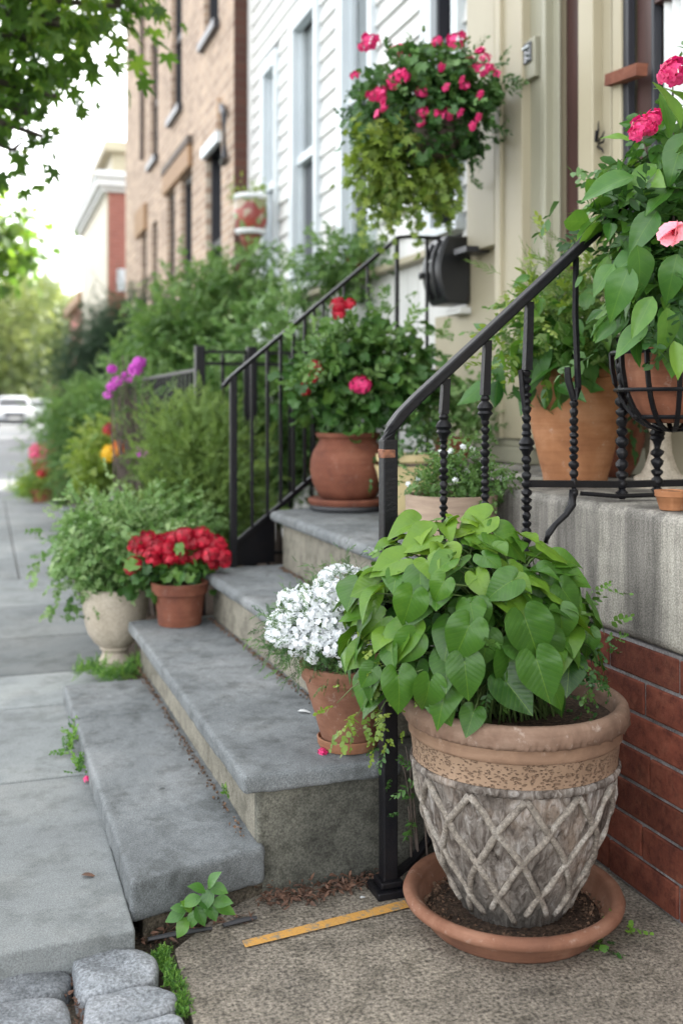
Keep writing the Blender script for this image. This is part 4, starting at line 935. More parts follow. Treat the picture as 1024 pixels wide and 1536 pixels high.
# scarlet geranium
gx, gy = .70, 3.92; z0 = .2835
g = thing('scarlet_geranium_pot', (gx,gy,z0), 'small terracotta pot of scarlet geraniums at the far corner of the second step', 'potted plant')
pot(g, gx, gy, hollow([(.062,z0+.001),(.080,z0+.001),(.082,z0+.01),(.093,z0+.115),(.104,z0+.120),(.108,z0+.155),(.110,z0+.160)]), M['tc3'], (.096,z0+.145))
gb = [(tuple(at(262,852,d=4.02)),(.15,.12,.042)),(tuple(at(225,856,d=4.0)),(.06,.08,.04))]
foliage('foliage', g, gb, 300, GER, .046, M['ger'], 61, m=60, up=.7)
stems('stems', g, (gx,gy,z0+.15), [at(x,y,d=4.02) for x, y in ((210,815),(235,830),(260,805),(300,800),(325,830),(280,820))], .003, M['stem'], 6)
rs = np.random.RandomState(15)
for k, (x, y, r) in enumerate(((215,850,.026),(228,830,.03),(242,812,.034),(256,836,.028),(270,830,.034),(284,812,.034),(298,832,.034),(306,808,.034),(316,828,.034),(328,818,.03),(196,852,.022),(200,845,.03),(206,815,.032),(214,828,.03),(222,808,.036),(236,818,.034),(232,840,.03),(250,823,.036),(262,805,.036),(276,800,.036),(292,812,.04),(300,798,.03),(286,828,.034),(310,822,.038),(322,812,.034),(332,830,.034),(318,842,.028),(338,842,.024),(246,840,.028),(268,818,.03))):
    flower(g, at(x,y+2,d=3.94+rs.uniform(-.04,.08)), UP*1+(-FV)*.5+rs.normal(size=3)*.35, r*1.05, 30, r*.36, M['red'], 200+k, flat=.5, pw=.95)
# stone urn with spilling bush on the sidewalk
ub = at(172,1000,Z=.06); ux, uy = ub.x+.01, ub.y+.06
u_ = thing('stone_urn', (ux,uy,.06), 'pale stone footed urn with a pale green bush spilling over the sidewalk', 'potted plant')
z0 = .058; pot(u_, ux, uy, hollow([(.068,z0),(.070,z0+.018),(.058,z0+.03),(.050,z0+.05),(.056,z0+.062),(.062,z0+.066),(.058,z0+.072),(.085,z0+.095),(.108,z0+.13),(.122,z0+.175),(.130,z0+.23),(.134,z0+.275),(.137,z0+.30),(.140,z0+.315)], .016), M['wgrey'], (.118,z0+.29), jit=.0008)
bl = [(tuple(at(185,820,d=4.25)),(.19,.16,.13)),(tuple(at(125,850,d=4.2)),(.08,.09,.10)),(tuple(at(240,790,d=4.4)),(.15,.16,.09)),(tuple(at(104,905,d=4.1)),(.035,.05,.06)),(tuple(at(150,800,d=4.3)),(.12,.12,.10)),(tuple(at(215,855,d=4.2)),(.13,.12,.05)),(tuple(at(300,800,d=4.5)),(.08,.1,.07))]
foliage('foliage', u_, bl, 1900, ROUND, .062, M['var'], 71, m=230, up=.4, droop=.25, out=1.12)
stems('stems', u_, (ux,uy,z0+.3), [at(x,y,d=4.3) for x, y in ((80,830),(100,900),(110,780),(160,760),(220,750),(270,760),(300,790),(75,870),(95,930),(140,900))], .004, M['stem'], 7)
# big round clay pot on the fourth step
bx = at(522,700,d=4.20); x, y = bx.x, bx.y; z0 = .6925
r_ = thing('round_clay_pot', (x,y,z0), 'big round-bellied terracotta pot with red-flowered geranium on the top step', 'potted plant')
c_ = MB(); c_.lathe(x, y, [(.13,z0),(.150,z0+.002),(.156,z0+.012),(.154,z0+.022)], 56); c_.build('dark_saucer', M['rubber'], r_, smooth='auto')
c_ = MB(); c_.lathe(x, y, [(.14,z0+.0225),(.156,z0+.023),(.163,z0+.03),(.165,z0+.042),(.158,z0+.048),(.15,z0+.046)], 56); c_.build('saucer', M['tc3'], r_, smooth='auto')
pot(r_, x, y, hollow([(.095,z0+.047),(.112,z0+.052),(.132,z0+.08),(.148,z0+.12),(.155,z0+.16),(.153,z0+.20),(.143,z0+.235),(.124,z0+.268),(.116,z0+.28),(.118,z0+.288),(.130,z0+.296),(.133,z0+.312)]), M['tc'] if False else M['tc3'], (.115,z0+.29))
bl = [(tuple(at(545,590,d=4.2)),(.27,.2,.14)),(tuple(at(500,560,d=4.2)),(.16,.15,.12)),(tuple(at(610,570,d=4.3)),(.14,.14,.15)),(tuple(at(480,600,d=4.15)),(.12,.1,.09)),(tuple(at(560,520,d=4.3)),(.16,.14,.10))]
foliage('foliage', r_, bl, 1300, GER, .055, M['ger'], 81, m=200, up=.5)
foliage('light_foliage', r_, [(tuple(at(520,550,d=4.12)),(.18,.12,.08)),(tuple(at(600,510,d=4.3)),(.17,.14,.09)),(tuple(at(640,580,d=4.3)),(.06,.1,.10))], 170, SPRIG, .085, M['shrub'], 82, m=80, out=1.2)
stems('stems', r_, (x,y,z0+.3), [at(a,b,d=4.25) for a, b in ((515,455),(520,480),(460,560),(470,590),(560,470),(600,450),(640,490),(650,540),(590,560),(540,570))], .0035, M['stem'], 8)
for k, (a, b, r) in enumerate(((508,458,.03),(524,455,.022),(508,470,.024),(473,550,.026),(470,566,.02),(457,583,.024),(540,577,.036))):
    flower(r_, at(a,b,d=4.0), (-FV)*.8+UP*.6, r, 16, r*.5, M['red'] if k != 6 else M['pink'], 300+k, flat=.4, pw=1.0)
# cream plastic pots
x, y = at(614,700,d=3.98).x, at(614,700,d=3.98).y; z0 = .6925
cpz = thing('cream_bowl', (x,y,z0), 'cream yellow bowl pot with a matching pot stacked in it beside the round clay pot', 'pot')
pot(cpz, x, y, hollow([(.055,z0),(.065,z0+.004),(.09,z0+.05),(.112,z0+.11),(.128,z0+.17),(.134,z0+.185),(.136,z0+.192)], .008), M['plastic'])
pot(cpz, x, y, hollow([(.08,z0+.12),(.105,z0+.19),(.115,z0+.2),(.128,z0+.212),(.130,z0+.236)], .01), M['plastic'], (.115,z0+.225), name='inner_pot')
c_ = MB(); c_.lathe(x, y, [(.118,z0+.193),(.121,z0+.21)], 48, cap=False); c_.build('dark_band', M['twig'], cpz)
foliage('foliage', cpz, [((x,y,z0+.26),(.09,.08,.05))], 80, ROUND, .06, M['basketl'], 85, m=24)
# small red pot with grey-green plant on the landing
q = at(678,672,d=4.35); x, y = q.x, q.y; z0 = .8775
sp = thing('small_clay_pot', (x,y,z0), 'small clay pot with grey-green leaves on the landing under the mailbox', 'potted plant')
pot(sp, x, y, hollow([(.055,z0),(.064,z0+.003),(.074,z0+.075),(.082,z0+.08),(.084,z0+.105)]), M['tc'], (.07,z0+.09))
foliage('foliage', sp, [(tuple(at(672,622,d=4.35)),(.11,.09,.08)),(tuple(at(700,600,d=4.35)),(.06,.07,.06))], 260, ROUND, .07, M['var'], 86, m=60)
# wooden tub
q = at(676,760,d=2.95); x, y = q.x, q.y; z0 = .6925
tb = thing('wooden_tub', (x,y,z0), 'round pale wooden tub of tiny white-speckled herbs behind the balusters', 'potted plant')
pot(tb, x, y, hollow([(.118,z0),(.122,z0+.005),(.127,z0+.09),(.131,z0+.16),(.132,z0+.168)], .012), M['woodp'], (.118,z0+.155))
bl = [((x,y,z0+.195),(.115,.10,.04)),(tuple(at(685,695,d=2.95)),(.07,.06,.05)),(tuple(at(728,718,d=2.95)),(.045,.05,.03))]
foliage('foliage', tb, bl, 900, ROUND, .030, M['shrub'], 88, m=150, up=.7)
rs = np.random.RandomState(4); Cc, Oo = clumps(bl, 60, rs, .95, 1.08); k = 0
for p, o in zip(Cc, Oo):
    if o[2] > 0 and k < 22: flower(tb, p, o, .005, 3, .008, M['wpet'], 330+k); k += 1
# amphora and brown pot on the landing
q = at(862,700,d=3.10); x, y = q.x, q.y; z0 = .8775
am = thing('tall_clay_pot', (x,y,z0), 'tall orange terracotta jar with mixed leafy plants on the landing by the balusters', 'potted plant')
pot(am, x, y, hollow([(.088,z0),(.094,z0+.004),(.096,z0+.03),(.112,z0+.09),(.126,z0+.15),(.1265,z0+.153),(.134,z0+.20),(.1365,z0+.25),(.132,z0+.29),(.122,z0+.315),(.118,z0+.32),(.124,z0+.325),(.128,z0+.335),(.127,z0+.342)], .014), M['tc2'], (.108,z0+.325), n=80)
bl = [(tuple(at(845,510,d=3.10)),(.14,.13,.08)),(tuple(at(798,525,d=3.05)),(.05,.07,.06)),(tuple(at(872,480,d=3.15)),(.12,.13,.09)),(tuple(at(905,500,d=3.1)),(.09,.1,.10))]
foliage('broad_foliage', am, [(tuple(at(835,520,d=3.02)),(.13,.11,.06)),(tuple(at(880,500,d=3.05)),(.12,.11,.08))], 130, BROAD, .085, M['broad'], 191, m=70, up=.5, droop=.4)
foliage('foliage', am, bl, 470, SPRIG, .066, M['shrub'], 91, m=130, out=1.1)
foliage('fine_foliage', am, [(tuple(at(885,465,d=3.05)),(.13,.12,.13))], 360, NEED, .085, M['fern'], 92, m=70, up=.2, droop=-.5, out=1.15)
foliage('light_foliage', am, [(tuple(at(790,500,d=3.02)),(.07,.07,.10)),(tuple(at(860,440,d=3.1)),(.10,.1,.08))], 160, SPRIG, .07, M['lime'], 93, m=40, out=1.15)
lv = [(830,540,-.8,.6,100,2.95),(880,525,1,.35,90,2.92),(800,545,-.6,.9,80,2.95),(905,520,.7,.7,80,2.93),(850,520,.3,.9,84,2.94),(778,530,-.6,.8,60,2.96),(880,445,.2,-1,42,2.9),(810,500,-.9,.2,60,2.97)]
P_, D_, N_, S_, R_ = [], [], [], [], []
for (a, b, tx, ty, s, dd) in lv:
    p = np.array(at(a,b,d=dd)); d = nrm(RV*tx-UP*ty-FV*.2); P_.append(p-d*s*dd/FPX*.5); D_.append(d); N_.append(-FV*.6+UP); S_.append(s*dd/FPX); R_.append(rs.uniform(.3,.8))
scatter('broad_leaves', BROAD, P_, D_, N_, S_, R_, M['broad'], am, 3)
stems('stems', am, (x,y,z0+.33), [at(a,b,d=3.1) for a, b in ((840,430),(800,480),(870,420),(900,440),(920,470),(780,520),(760,540))], .003, M['stem'], 4)
q = at(908,650,d=3.46); x, y = q.x, q.y
br = thing('brown_clay_pot', (x,y,z0), 'dark brown rounded clay pot half hidden behind the tall orange jar', 'potted plant')
pot(br, x, y, hollow([(.07,z0),(.08,z0+.004),(.105,z0+.05),(.125,z0+.12),(.128,z0+.18),(.12,z0+.24),(.105,z0+.28),(.108,z0+.29)]), M['tc3'], (.09,z0+.27))
foliage('foliage', br, [((x,y,z0+.32),(.12,.1,.06))], 140, SPRIG, .09, M['basketl'], 95, m=30)
# tiny orange pot at the edge of the landing
q = at(1016,768,Z=.8775); 
tn = thing('tiny_orange_pot', (q.x+.01,q.y+.03,z0), 'tiny orange clay pot at the landing edge by the right border of the photo', 'pot')
pot(tn, q.x+.01, q.y+.035, hollow([(.022,z0),(.026,z0+.002),(.034,z0+.03),(.037,z0+.032),(.038,z0+.045)], .006, .02), M['tc2'], (.03,z0+.04), n=40)
# pale stone pedestal against the house
q = at(990,700,d=2.98)
pd = thing('stone_pedestal', (q.x,q.y,z0), 'pale carved stone pedestal against the house wall under the hanging iron basket', 'pedestal')
mb = MB(); mb.lathe(q.x, q.y, [(.075,z0),(.075,z0+.03),(.055,z0+.04),(.045,z0+.06),(.032,z0+.10),(.028,z0+.15),(.036,z0+.18),(.032,z0+.20),(.05,z0+.23),(.06,z0+.24),(.06,z0+.26)], 32); mb.build('column', M['wgrey'], pd, smooth='auto')

# ================================================================== IRON BASKET WITH PINK FLOWERING PLANT
q = at(1008,585,d=2.52); x, y = q.x, q.y; zc_ = q.z
ib = thing('iron_basket', (x,y,zc_-.12), 'black wrought iron basket on the railing holding a broad-leaved pink flowering plant', 'hanging planter')
R = .145
for k in range(12):
    a = 2*PI*k/12; pts = []
    for t in range(9):
        th = PI/2*t/8; pts.append((x+R*math.cos(th)**.8*math.cos(a)*(1 if t < 8 else 0), y+R*math.cos(th)**.8*math.sin(a)*(1 if t < 8 else 0), zc_+.09-.19*math.sin(th)))
    MB().tube(pts, .0055, 4, square=True, flat=.6).build('band', M['iron'], ib)
for rr, zz in ((R,.09),(R*.93,-.0),(R*.62,-.065)):
    MB().tube([(x+rr*math.cos(2*PI*k/32), y+rr*math.sin(2*PI*k/32), zc_+zz) for k in range(33)], .0055, 6, cap=False).build('hoop', M['iron'], ib)
MB().tube([(x-R,y,zc_+.09),(x-R-.01,y-.0,zc_+.12),(xb[4]+.01,YR,zc_+.12)], .006, 6).build('hook', M['iron'], ib)
pot(ib, x, y, hollow([(.06,zc_-.08),(.075,zc_-.07),(.10,zc_-.02),(.112,zc_+.05),(.114,zc_+.10)]), M['tc'], (.1,zc_+.08))
rs = np.random.RandomState(77)
bl = [(tuple(at(1005,410,d=2.5)),(.13,.14,.15)),(tuple(at(965,320,d=2.5)),(.09,.11,.11)),(tuple(at(1015,230,d=2.5)),(.09,.11,.14)),(tuple(at(945,375,d=2.48)),(.07,.09,.06)),(tuple(at(1070,350,d=2.5)),(.14,.15,.24)),(tuple(at(990,450,d=2.42)),(.09,.09,.06))]
foliage('foliage', ib, bl, 560, BROAD, .078, M['broad'], 97, m=200, up=.35, droop=.45, rand=.35, sig=.2, shell=.45, out=1.0, zc=.1)
foliage('small_foliage', ib, bl, 260, SPRIG, .09, M['basketl'], 98, m=80, shell=.2, out=.9)
lv = [(1000,150,-.5,-.9,95,2.3,.6),(905,275,-1,.25,100,2.3,.35),(925,200,-.9,-.5,44,2.35,.7),(955,270,-.7,.6,80,2.32,.5),(1010,240,-.5,1,100,2.28,.3),(960,350,-.6,.8,90,2.3,.25),(935,385,-1,.3,90,2.32,.3),
      (925,440,-.5,1,96,2.28,.35),(985,300,-.7,.7,80,2.3,.35),(965,410,.2,1,90,2.28,.3),(1005,420,-.3,1,84,2.28,.35),(960,480,-.5,.9,84,2.26,.5),(1005,500,.1,1,80,2.26,.5),(1015,545,.1,1,70,2.28,.85),(940,510,-.8,.6,80,2.3,.4),(900,420,-.7,.8,66,2.34,.4),(1005,175,.4,1,80,2.35,.4)]
P_, D_, N_, S_, R_ = [], [], [], [], []
for (a, b, tx, ty, s, dd, r) in lv:
    p = np.array(at(a,b,d=dd)); d = nrm(RV*tx-UP*ty-FV*.15); P_.append(p-d*s*dd/FPX*.5); D_.append(d); nv = -FV*.7+UP*.8+RV*rs.uniform(-.3,.3); N_.append(nv-d*(nv@d)); S_.append(s*dd/FPX*.86); R_.append(r+.15)
scatter('front_leaves', BROAD, P_, D_, N_, S_, R_, M['broad'], ib, 3)
stems('stems', ib, (x,y,zc_+.09), [at(a,b,d=2.5) for a, b in ((1008,120),(960,200),(925,300),(1005,350),(940,420),(1050,250),(985,250),(900,330))], .005, M['twig'], 4, .04)
for k, (a, b, r, mt) in enumerate(((1012,106,.026,'pink'),(1000,112,.02,'pink'),(963,188,.02,'pink'),(952,200,.014,'pink'),(980,176,.016,'pink'),(974,192,.014,'pink'))):
    flower(ib, at(a,b,d=2.25), (-FV)+UP*.4, r, 10, r*.7, M[mt], 400+k, flat=.35, pw=.9)
# the open pale pink flower with darker throat
fo_ = at(1008,350,d=2.2); f_ = flower(ib, fo_, -FV+UP*.15-RV*.2, .004, 3, .029, M['lpink'], 410, petals=7, pw=1.15, flat=.3)
flower(f_, np.array(fo_)-FV*.012, -FV, .004, 8, .006, M['red'], 411, name='throat')

# ================================================================== MAILBOX, LIZARD
q = at(672,408,d=4.80); x, y = 2.015, q.y
q = at(672,408,X=2.03); y = q.y; zc_ = q.z
mbx = thing('mailbox', (2.10,y,zc_-.15), 'black plastic mailbox with rounded front at the end of the far railing', 'mailbox')
hw = .095; prof = []
for k in range(13):
    t = k/12; prof.append((2.0995-(.12+.045*math.sin(PI*t)), zc_-.155+.31*t))
poly = [(2.0995, zc_-.155)]+prof+[(2.0995, zc_+.155)]
mb = MB(); n = len(poly)
mb.add([(a,y-hw,b) for a,b in poly]+[(a,y+hw,b) for a,b in poly], [tuple(range(n))[::-1], tuple(range(n,2*n))]+[(i,(i+1)%n,n+(i+1)%n,n+i) for i in range(n)])
bd = mb.build('body', M['black'], mbx, smooth='auto', bevel=.014, seg=4)
for yy in (-.04,.03): MB().tube([(a-.004,y+yy,b) for a,b in prof[1:-1]], .009, 8).build('rib', M['black'], mbx, smooth=True)
mb = MB(); mb.lathe(0,0,[(.001,0),(.02,0),(.022,.01),(.014,.035),(.018,.045),(.001,.05)],20,cap=False)
mb.v = [(1.945-v_[2], y+.03+v_[0], zc_-.02+v_[1]) for v_ in mb.v]; mb.build('knob', M['black'], mbx, smooth=True)
MB().box((1.9355,y-.018,zc_+.04),(1.9405,y+.02,zc_+.05)).build('badge', M['curtain'], mbx)
MB().box((2.04,y-.10,zc_-.20),(2.0995,y+.06,zc_-.17)).build('bracket', M['white'], mbx, bevel=.003)
q = at(893,215,X=2.062)
lz = thing('wall_ornament', (2.07,q.y,q.z-.1), 'small dark metal insect-shaped ornament fixed to the pilaster right of the door', 'ornament')
mb = MB(); xx = 2.058
P3 = lambda a, b, o=0: (xx-o, at(a,b,X=xx).y, at(a,b,X=xx).z)
mb.tube([P3(882,260),P3(886,240),P3(892,225,.006),P3(895,212,.01),P3(896,196,.008)], [.0015,.003,.006,.009,.005], 8)
for pts in (((895,212),(889,195),(888,184)),((896,212),(899,195),(899,182)),((893,216),(885,212),(883,205)),((893,220),(886,222),(884,228)),((898,212),(905,205),(908,197)),((898,220),(904,224),(907,230)),((892,205),(885,200),(884,192)),((899,216),(906,213),(908,207))):
    mb.tube([P3(a,b,.006) for a,b in pts], [.005,.004,.0018], 6)
mb.build('body', M['twig'] if False else M['iron'], lz, smooth=True)
# ================================================================== HANGING BASKET
q = at(640,170,d=4.2); x, y = 1.72, 3.86
q = at(640,190,X=1.70); x, y, hz = 1.70, q.y, q.z
hb = thing('hanging_basket', (x,y,hz-.12), 'hanging basket brimming with hot pink flowers and trailing pale vines', 'hanging basket')
dd = (Vector((x,y))).dot(Vector((sn,cs)))
mb = MB(); mb.lathe(x, y, [(.02,hz-.16),(.09,hz-.14),(.14,hz-.07),(.165,hz+.02),(.15,hz+.02)], 32); mb.build('bowl', M['twig'], hb, smooth=True)
MB().tube([(2.095,y,hz+.02),(2.095,y,hz+.10),(2.05,y,hz+.13),(x,y,hz+.14),(x-.03,y,hz+.12)], .009, 6).build('bracket', M['iron'], hb)
for k in range(3):
    a = 2*PI*k/3+.5; MB().tube([(x+.16*math.cos(a),y+.16*math.sin(a),hz+.02),(x-.03,y,hz+.125)], .002, 5).build('chain', M['iron'], hb)
A = lambda a, b, o=0: tuple(at(a, b, d=dd+o))
bl = [(A(635,165),(.26,.22,.15)),(A(695,150),(.12,.16,.12)),(A(570,170),(.11,.16,.12)),(A(640,110),(.18,.16,.08)),(A(645,215),(.21,.18,.11))]
foliage('foliage', hb, bl, 1900, GER, .042, M['basketl'], 111, m=240, up=.5, out=1.04)
foliage('edge_foliage', hb, bl, 240, SPRIG, .07, M['basketl'], 112, m=90, out=1.16, shell=.9)
bl2 = [(A(580,225,-.1),(.12,.12,.09)),(A(610,250),(.16,.13,.07)),(A(562,265),(.10,.11,.09)),(A(560,210,-.14),(.08,.08,.06)),(A(610,285),(.11,.10,.05)),(A(560,300),(.06,.08,.05))]
foliage('trailing_foliage', hb, bl2, 560, MAPLE, .040, M['lime'], 113, m=90, up=.4, droop=.7, out=1.05)
rs = np.random.RandomState(9); P_, D_, N_, S_ = [], [], [], []; mb = MB(); rr = random.Random(3)
for k in range(64):
    a0, b0 = rr.uniform(545,690), rr.uniform(225,285); L = rr.uniform(.08,.26)*(1.2 if a0 < 640 else .7); p = Vector(A(a0,b0,rr.uniform(-.12,.12))); pts = [p]
    for j in range(6): p = p+Vector((rr.uniform(-.02,.02), rr.uniform(-.02,.02), -L/6)); pts.append(p)
    mb.tube(pts, .0015, 4)
    for j, pp in enumerate(pts[1:]):
        for _ in range(2): P_.append(np.array(pp)); D_.append(rs.normal(size=3)*.6-UP*.4); N_.append(-FV+rs.normal(size=3)*.5); S_.append(rr.uniform(.018,.036))
mb.build('vines', M['stem'], hb); scatter('vine_leaves', MAPLE, P_, D_, N_, S_, rs.rand(len(P_)), M['lime'], hb, 6)
for k, (a, b, r) in enumerate(((556,62,.04),(545,70,.026),(596,76,.04),(606,84,.028),(633,95,.024),(686,60,.042),(655,62,.026),(702,96,.038),(722,103,.036),(728,86,.024),(735,102,.022),(697,128,.022),(634,136,.028),(562,142,.034),(570,137,.028),(590,118,.03),(600,110,.024),(635,168,.028),(669,170,.032),(532,113,.02),(590,127,.026),(664,95,.016),(745,110,.016))):
    flower(hb, A(a,b,-.2 if b > 100 else -.08), -FV*.8+UP*.6+RV*rs.uniform(-.3,.3), r*.9, 9, r*.45, M['pink'], 500+k, flat=.3, pw=.95)
for k in range(16):
    flower(hb, A(rr.uniform(530,745),rr.uniform(75,190),-.22), -FV*.9+UP*.4+RV*rs.uniform(-.3,.3), .004, 2, .020, M['pink'], 560+k, flat=.3, pw=1.0)
mb = MB(); mb.tube([A(636,90,-.05),A(635,55,-.05)], .002, 5); mb.lathe(*[A(635,50,-.05)[i] for i in (0,1)], [(.001,A(0,56)[2]),(.009,A(0,52)[2]),(.006,A(0,46)[2]),(.001,A(0,44)[2])], 10); mb.build('bud', M['stem'], hb)
# ================================================================== WALL PLANTER (mosaic) + LEDGE PLANT
q = at(376,322,d=7.9); x, y, zc_ = q.x, q.y, q.z
m, nt, bs = newmat('mosaic_glaze'); vo = N(nt,'TexVoronoi',Scale=16.0); nt.links.new(coords(nt), vo.inputs[0]); sp = nt.nodes.new('ShaderNodeSeparateColor'); nt.links.new(vo.outputs['Color'], sp.inputs[0])
nt.links.new(ramp(nt, [(.0,(.2,.03,.025)),(.35,(.3,.06,.04)),(.5,(.12,.18,.05)),(.7,(.2,.24,.09)),(.85,(.35,.28,.2))], sp.outputs[0]), bs.inputs['Base Color']); bs.inputs['Roughness'].default_value = .3; M['mosaic'] = m
wp = thing('wall_planter', (x,y,zc_-.3), 'round white rimmed planter with red and green glaze hanging between tan brick and white siding', 'planter')
mb = MB(); mb.lathe(x, y, [(.06,zc_-.17),(.10,zc_-.14),(.125,zc_-.07),(.13,zc_+.0),(.125,zc_+.08),(.115,zc_+.12)], 36); mb.build('bowl', M['mosaic'], wp, smooth=True)
mb = MB(); mb.lathe(x, y, [(.118,zc_+.105),(.132,zc_+.11),(.136,zc_+.135),(.12,zc_+.15),(.11,zc_+.13)], 36, cap=False); mb.lathe(x, y, [(.095,zc_-.155),(.118,zc_-.14),(.12,zc_-.12),(.105,zc_-.125)], 36, cap=False); mb.build('rim', M['curtain'], wp, smooth=True)
mb = MB(); mb.lathe(x, y, [(.001,zc_-.30),(.03,zc_-.29),(.07,zc_-.22),(.085,zc_-.165)], 24); mb.build('base', M['tc3'], wp, smooth=True)
mb = MB(); mb.tube([(x+.06,y,zc_-.25),(2.14,y,zc_-.25)], .012, 6); mb.tube([(x,y,zc_-.29),(x+.1,y,zc_-.40),(2.14,y,zc_-.5)], .01, 6); mb.build('bracket', M['iron'], wp)
foliage('foliage', wp, [((x,y,zc_+.16),(.09,.08,.03))], 90, ROUND, .05, M['lime'], 121, m=30)
q = at(532,402,X=2.05)
lp = thing('ledge_plant', (2.07,q.y,1.90), 'trailing green plant in a small pot standing on the ledge of the white house', 'potted plant')
pot(lp, 2.07, q.y, hollow([(.05,1.901),(.055,1.905),(.065,1.97),(.07,1.98)], .01), M['tc3'], (.055,1.965), n=32)
foliage('foliage', lp, [(tuple(at(525,395,X=2.02)),(.16,.13,.12)),(tuple(at(548,365,X=2.02)),(.08,.1,.10)),(tuple(at(505,395,X=2.0)),(.08,.1,.09))], 330, ROUND, .10, M['shrub'], 122, m=70, droop=.5, out=1.15)

# ================================================================== FRONT GARDEN
def shrub(name, label, cat, px, d, base_px, blobs, n, tm, size, mat, seed, m=None, up=.4, droop=.2, out=1.1, shell=.4, nstem=14, gz=.05, sc=.72, group=None, stem=True, smat='twig', **k):
    b = at(*base_px, Z=gz) if len(base_px) == 2 else Vector(base_px)
    t = thing(name, (b.x, b.y, gz), label, cat, group)
    B = [(tuple(at(a, c, d=dd)), tuple(q_*sc for q_ in r)) for a, c, dd, r in blobs]
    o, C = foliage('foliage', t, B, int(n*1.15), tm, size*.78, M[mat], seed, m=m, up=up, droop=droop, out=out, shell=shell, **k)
    if stem: stems('stem', t, (b.x, b.y, gz), [tuple(c) for c in C[:nstem]], max(.006, size*.06), M[smat], seed, .06)
    return t
def bp_(px, d): u = (px-HX)/FPX; return (float(sn*d+cs*u*d), float(cs*d-sn*u*d), .05)
shrub('shrub', 'tall loose green shrub in front of the tan house and white siding', 'shrub', 0, 0, bp_(340,7.2),
      [(320,480,7.2,(.36,.35,.30)),(275,515,7.3,(.30,.35,.25)),(385,500,7.0,(.24,.3,.20)),(350,435,7.0,(.18,.25,.16)),(255,500,7.4,(.14,.2,.14)),(415,450,7.0,(.10,.2,.11)),(340,570,7.2,(.40,.35,.24)),(300,640,7.0,(.36,.3,.26)),(400,410,7.0,(.08,.15,.09))], 2500, SPRIG, .15, 'shrub', 131, m=330, out=1.28)
shrub('feathery_shrub', 'feathery yellow-green shrub growing up against the black garden fence', 'shrub', 0, 0, bp_(285,4.95),
      [(297,715,4.9,(.19,.2,.22)),(272,670,5.0,(.12,.18,.12)),(310,780,4.8,(.16,.18,.2)),(262,745,5.0,(.13,.18,.15)),(295,655,5.0,(.14,.16,.10)),(335,735,4.85,(.10,.14,.22)),(255,800,4.9,(.18,.15,.18))], 2600, FINE, .13, 'fern', 132, m=320, up=.1, droop=-.4, out=1.12)
shrub('leafy_bush', 'mid green bush growing just behind the black garden fence and far railing', 'shrub', 0, 0, bp_(420,5.9),
      [(420,640,5.9,(.30,.25,.28)),(400,730,5.8,(.28,.2,.26)),(480,620,6.0,(.22,.2,.26)),(450,550,6.0,(.2,.2,.18)),(360,680,5.9,(.2,.2,.3)),(340,600,6.0,(.2,.2,.18))], 2000, SPRIG, .13, 'shrub', 133, m=240)
shrub('evergreen_shrub', 'broad dark evergreen shrub in front of the far row houses', 'shrub', 0, 0, bp_(170,12),
      [(165,515,12,(.45,.45,.33)),(200,488,12,(.40,.4,.25)),(125,548,12.2,(.3,.3,.2)),(215,520,11.8,(.35,.3,.35)),(160,560,12,(.55,.4,.22)),(106,562,12.3,(.16,.2,.12))], 3600, NEED, .26, 'yew', 134, m=420, out=1.14)
shrub('rounded_shrub', 'low blue-green shrub leaning over the sidewalk in front of the low brick wall', 'shrub', 0, 0, bp_(120,9.5),
      [(130,640,9.5,(.28,.35,.24)),(112,620,9.6,(.16,.25,.16)),(150,690,9.2,(.22,.3,.22)),(118,690,9.4,(.16,.25,.18)),(165,620,9.4,(.2,.25,.22)),(95,655,9.7,(.10,.2,.10))], 2800, FINE, .19, 'shrub', 135, m=340)
shrub('garden_plant', 'mid height green plant between the evergreen and the tall loose shrub', 'shrub', 0, 0, bp_(215,8.6),
      [(215,560,8.6,(.22,.25,.2)),(190,600,8.5,(.2,.22,.2)),(235,620,8.0,(.2,.2,.25)),(210,530,8.6,(.13,.15,.1)),(250,570,8.2,(.16,.16,.2))], 1500, ROUND, .14, 'shrub', 136, m=200)
shrub('marigold_plant', 'yellow-green plant with orange and yellow flowers at the sidewalk edge', 'plant', 0, 0, bp_(160,7.4),
      [(160,690,7.4,(.17,.17,.12)),(145,670,7.5,(.1,.12,.1)),(185,660,7.4,(.12,.12,.14)),(150,715,7.3,(.14,.12,.09))], 900, ROUND, .10, 'lime', 137, m=120)
shrub('pale_shrub', 'airy pale-leaved shrub against the white house base, white florets standing in for siding gaps', 'shrub', 0, 0, bp_(425,6.2),
      [(400,500,6.2,(.16,.2,.16)),(440,470,6.2,(.12,.2,.14)),(380,540,6.2,(.16,.2,.16)),(425,520,6.1,(.14,.2,.12))], 700, ROUND, .11, 'var', 138, m=120, out=1.3)
ps = bpy.data.objects['pale_shrub']; rb = random.Random(6)
for k in range(16): flower(ps, at(rb.uniform(385,460), rb.uniform(440,530), d=6.0), -FV+UP*.4, .022, 8, .014, M['wpet'], 800+k)  # white florets added to stand in for siding showing through the leaves
mg = bpy.data.objects['marigold_plant']
for k, (a, b, r, mt) in enumerate(((164,680,.05,'yel'),(178,673,.045,'orpet'),(184,669,.04,'orpet'),(163,644,.035,'red'))): flower(mg, at(a,b,d=7.2), -FV+UP*.5, r, 12, r*.7, M[mt], 600+k)
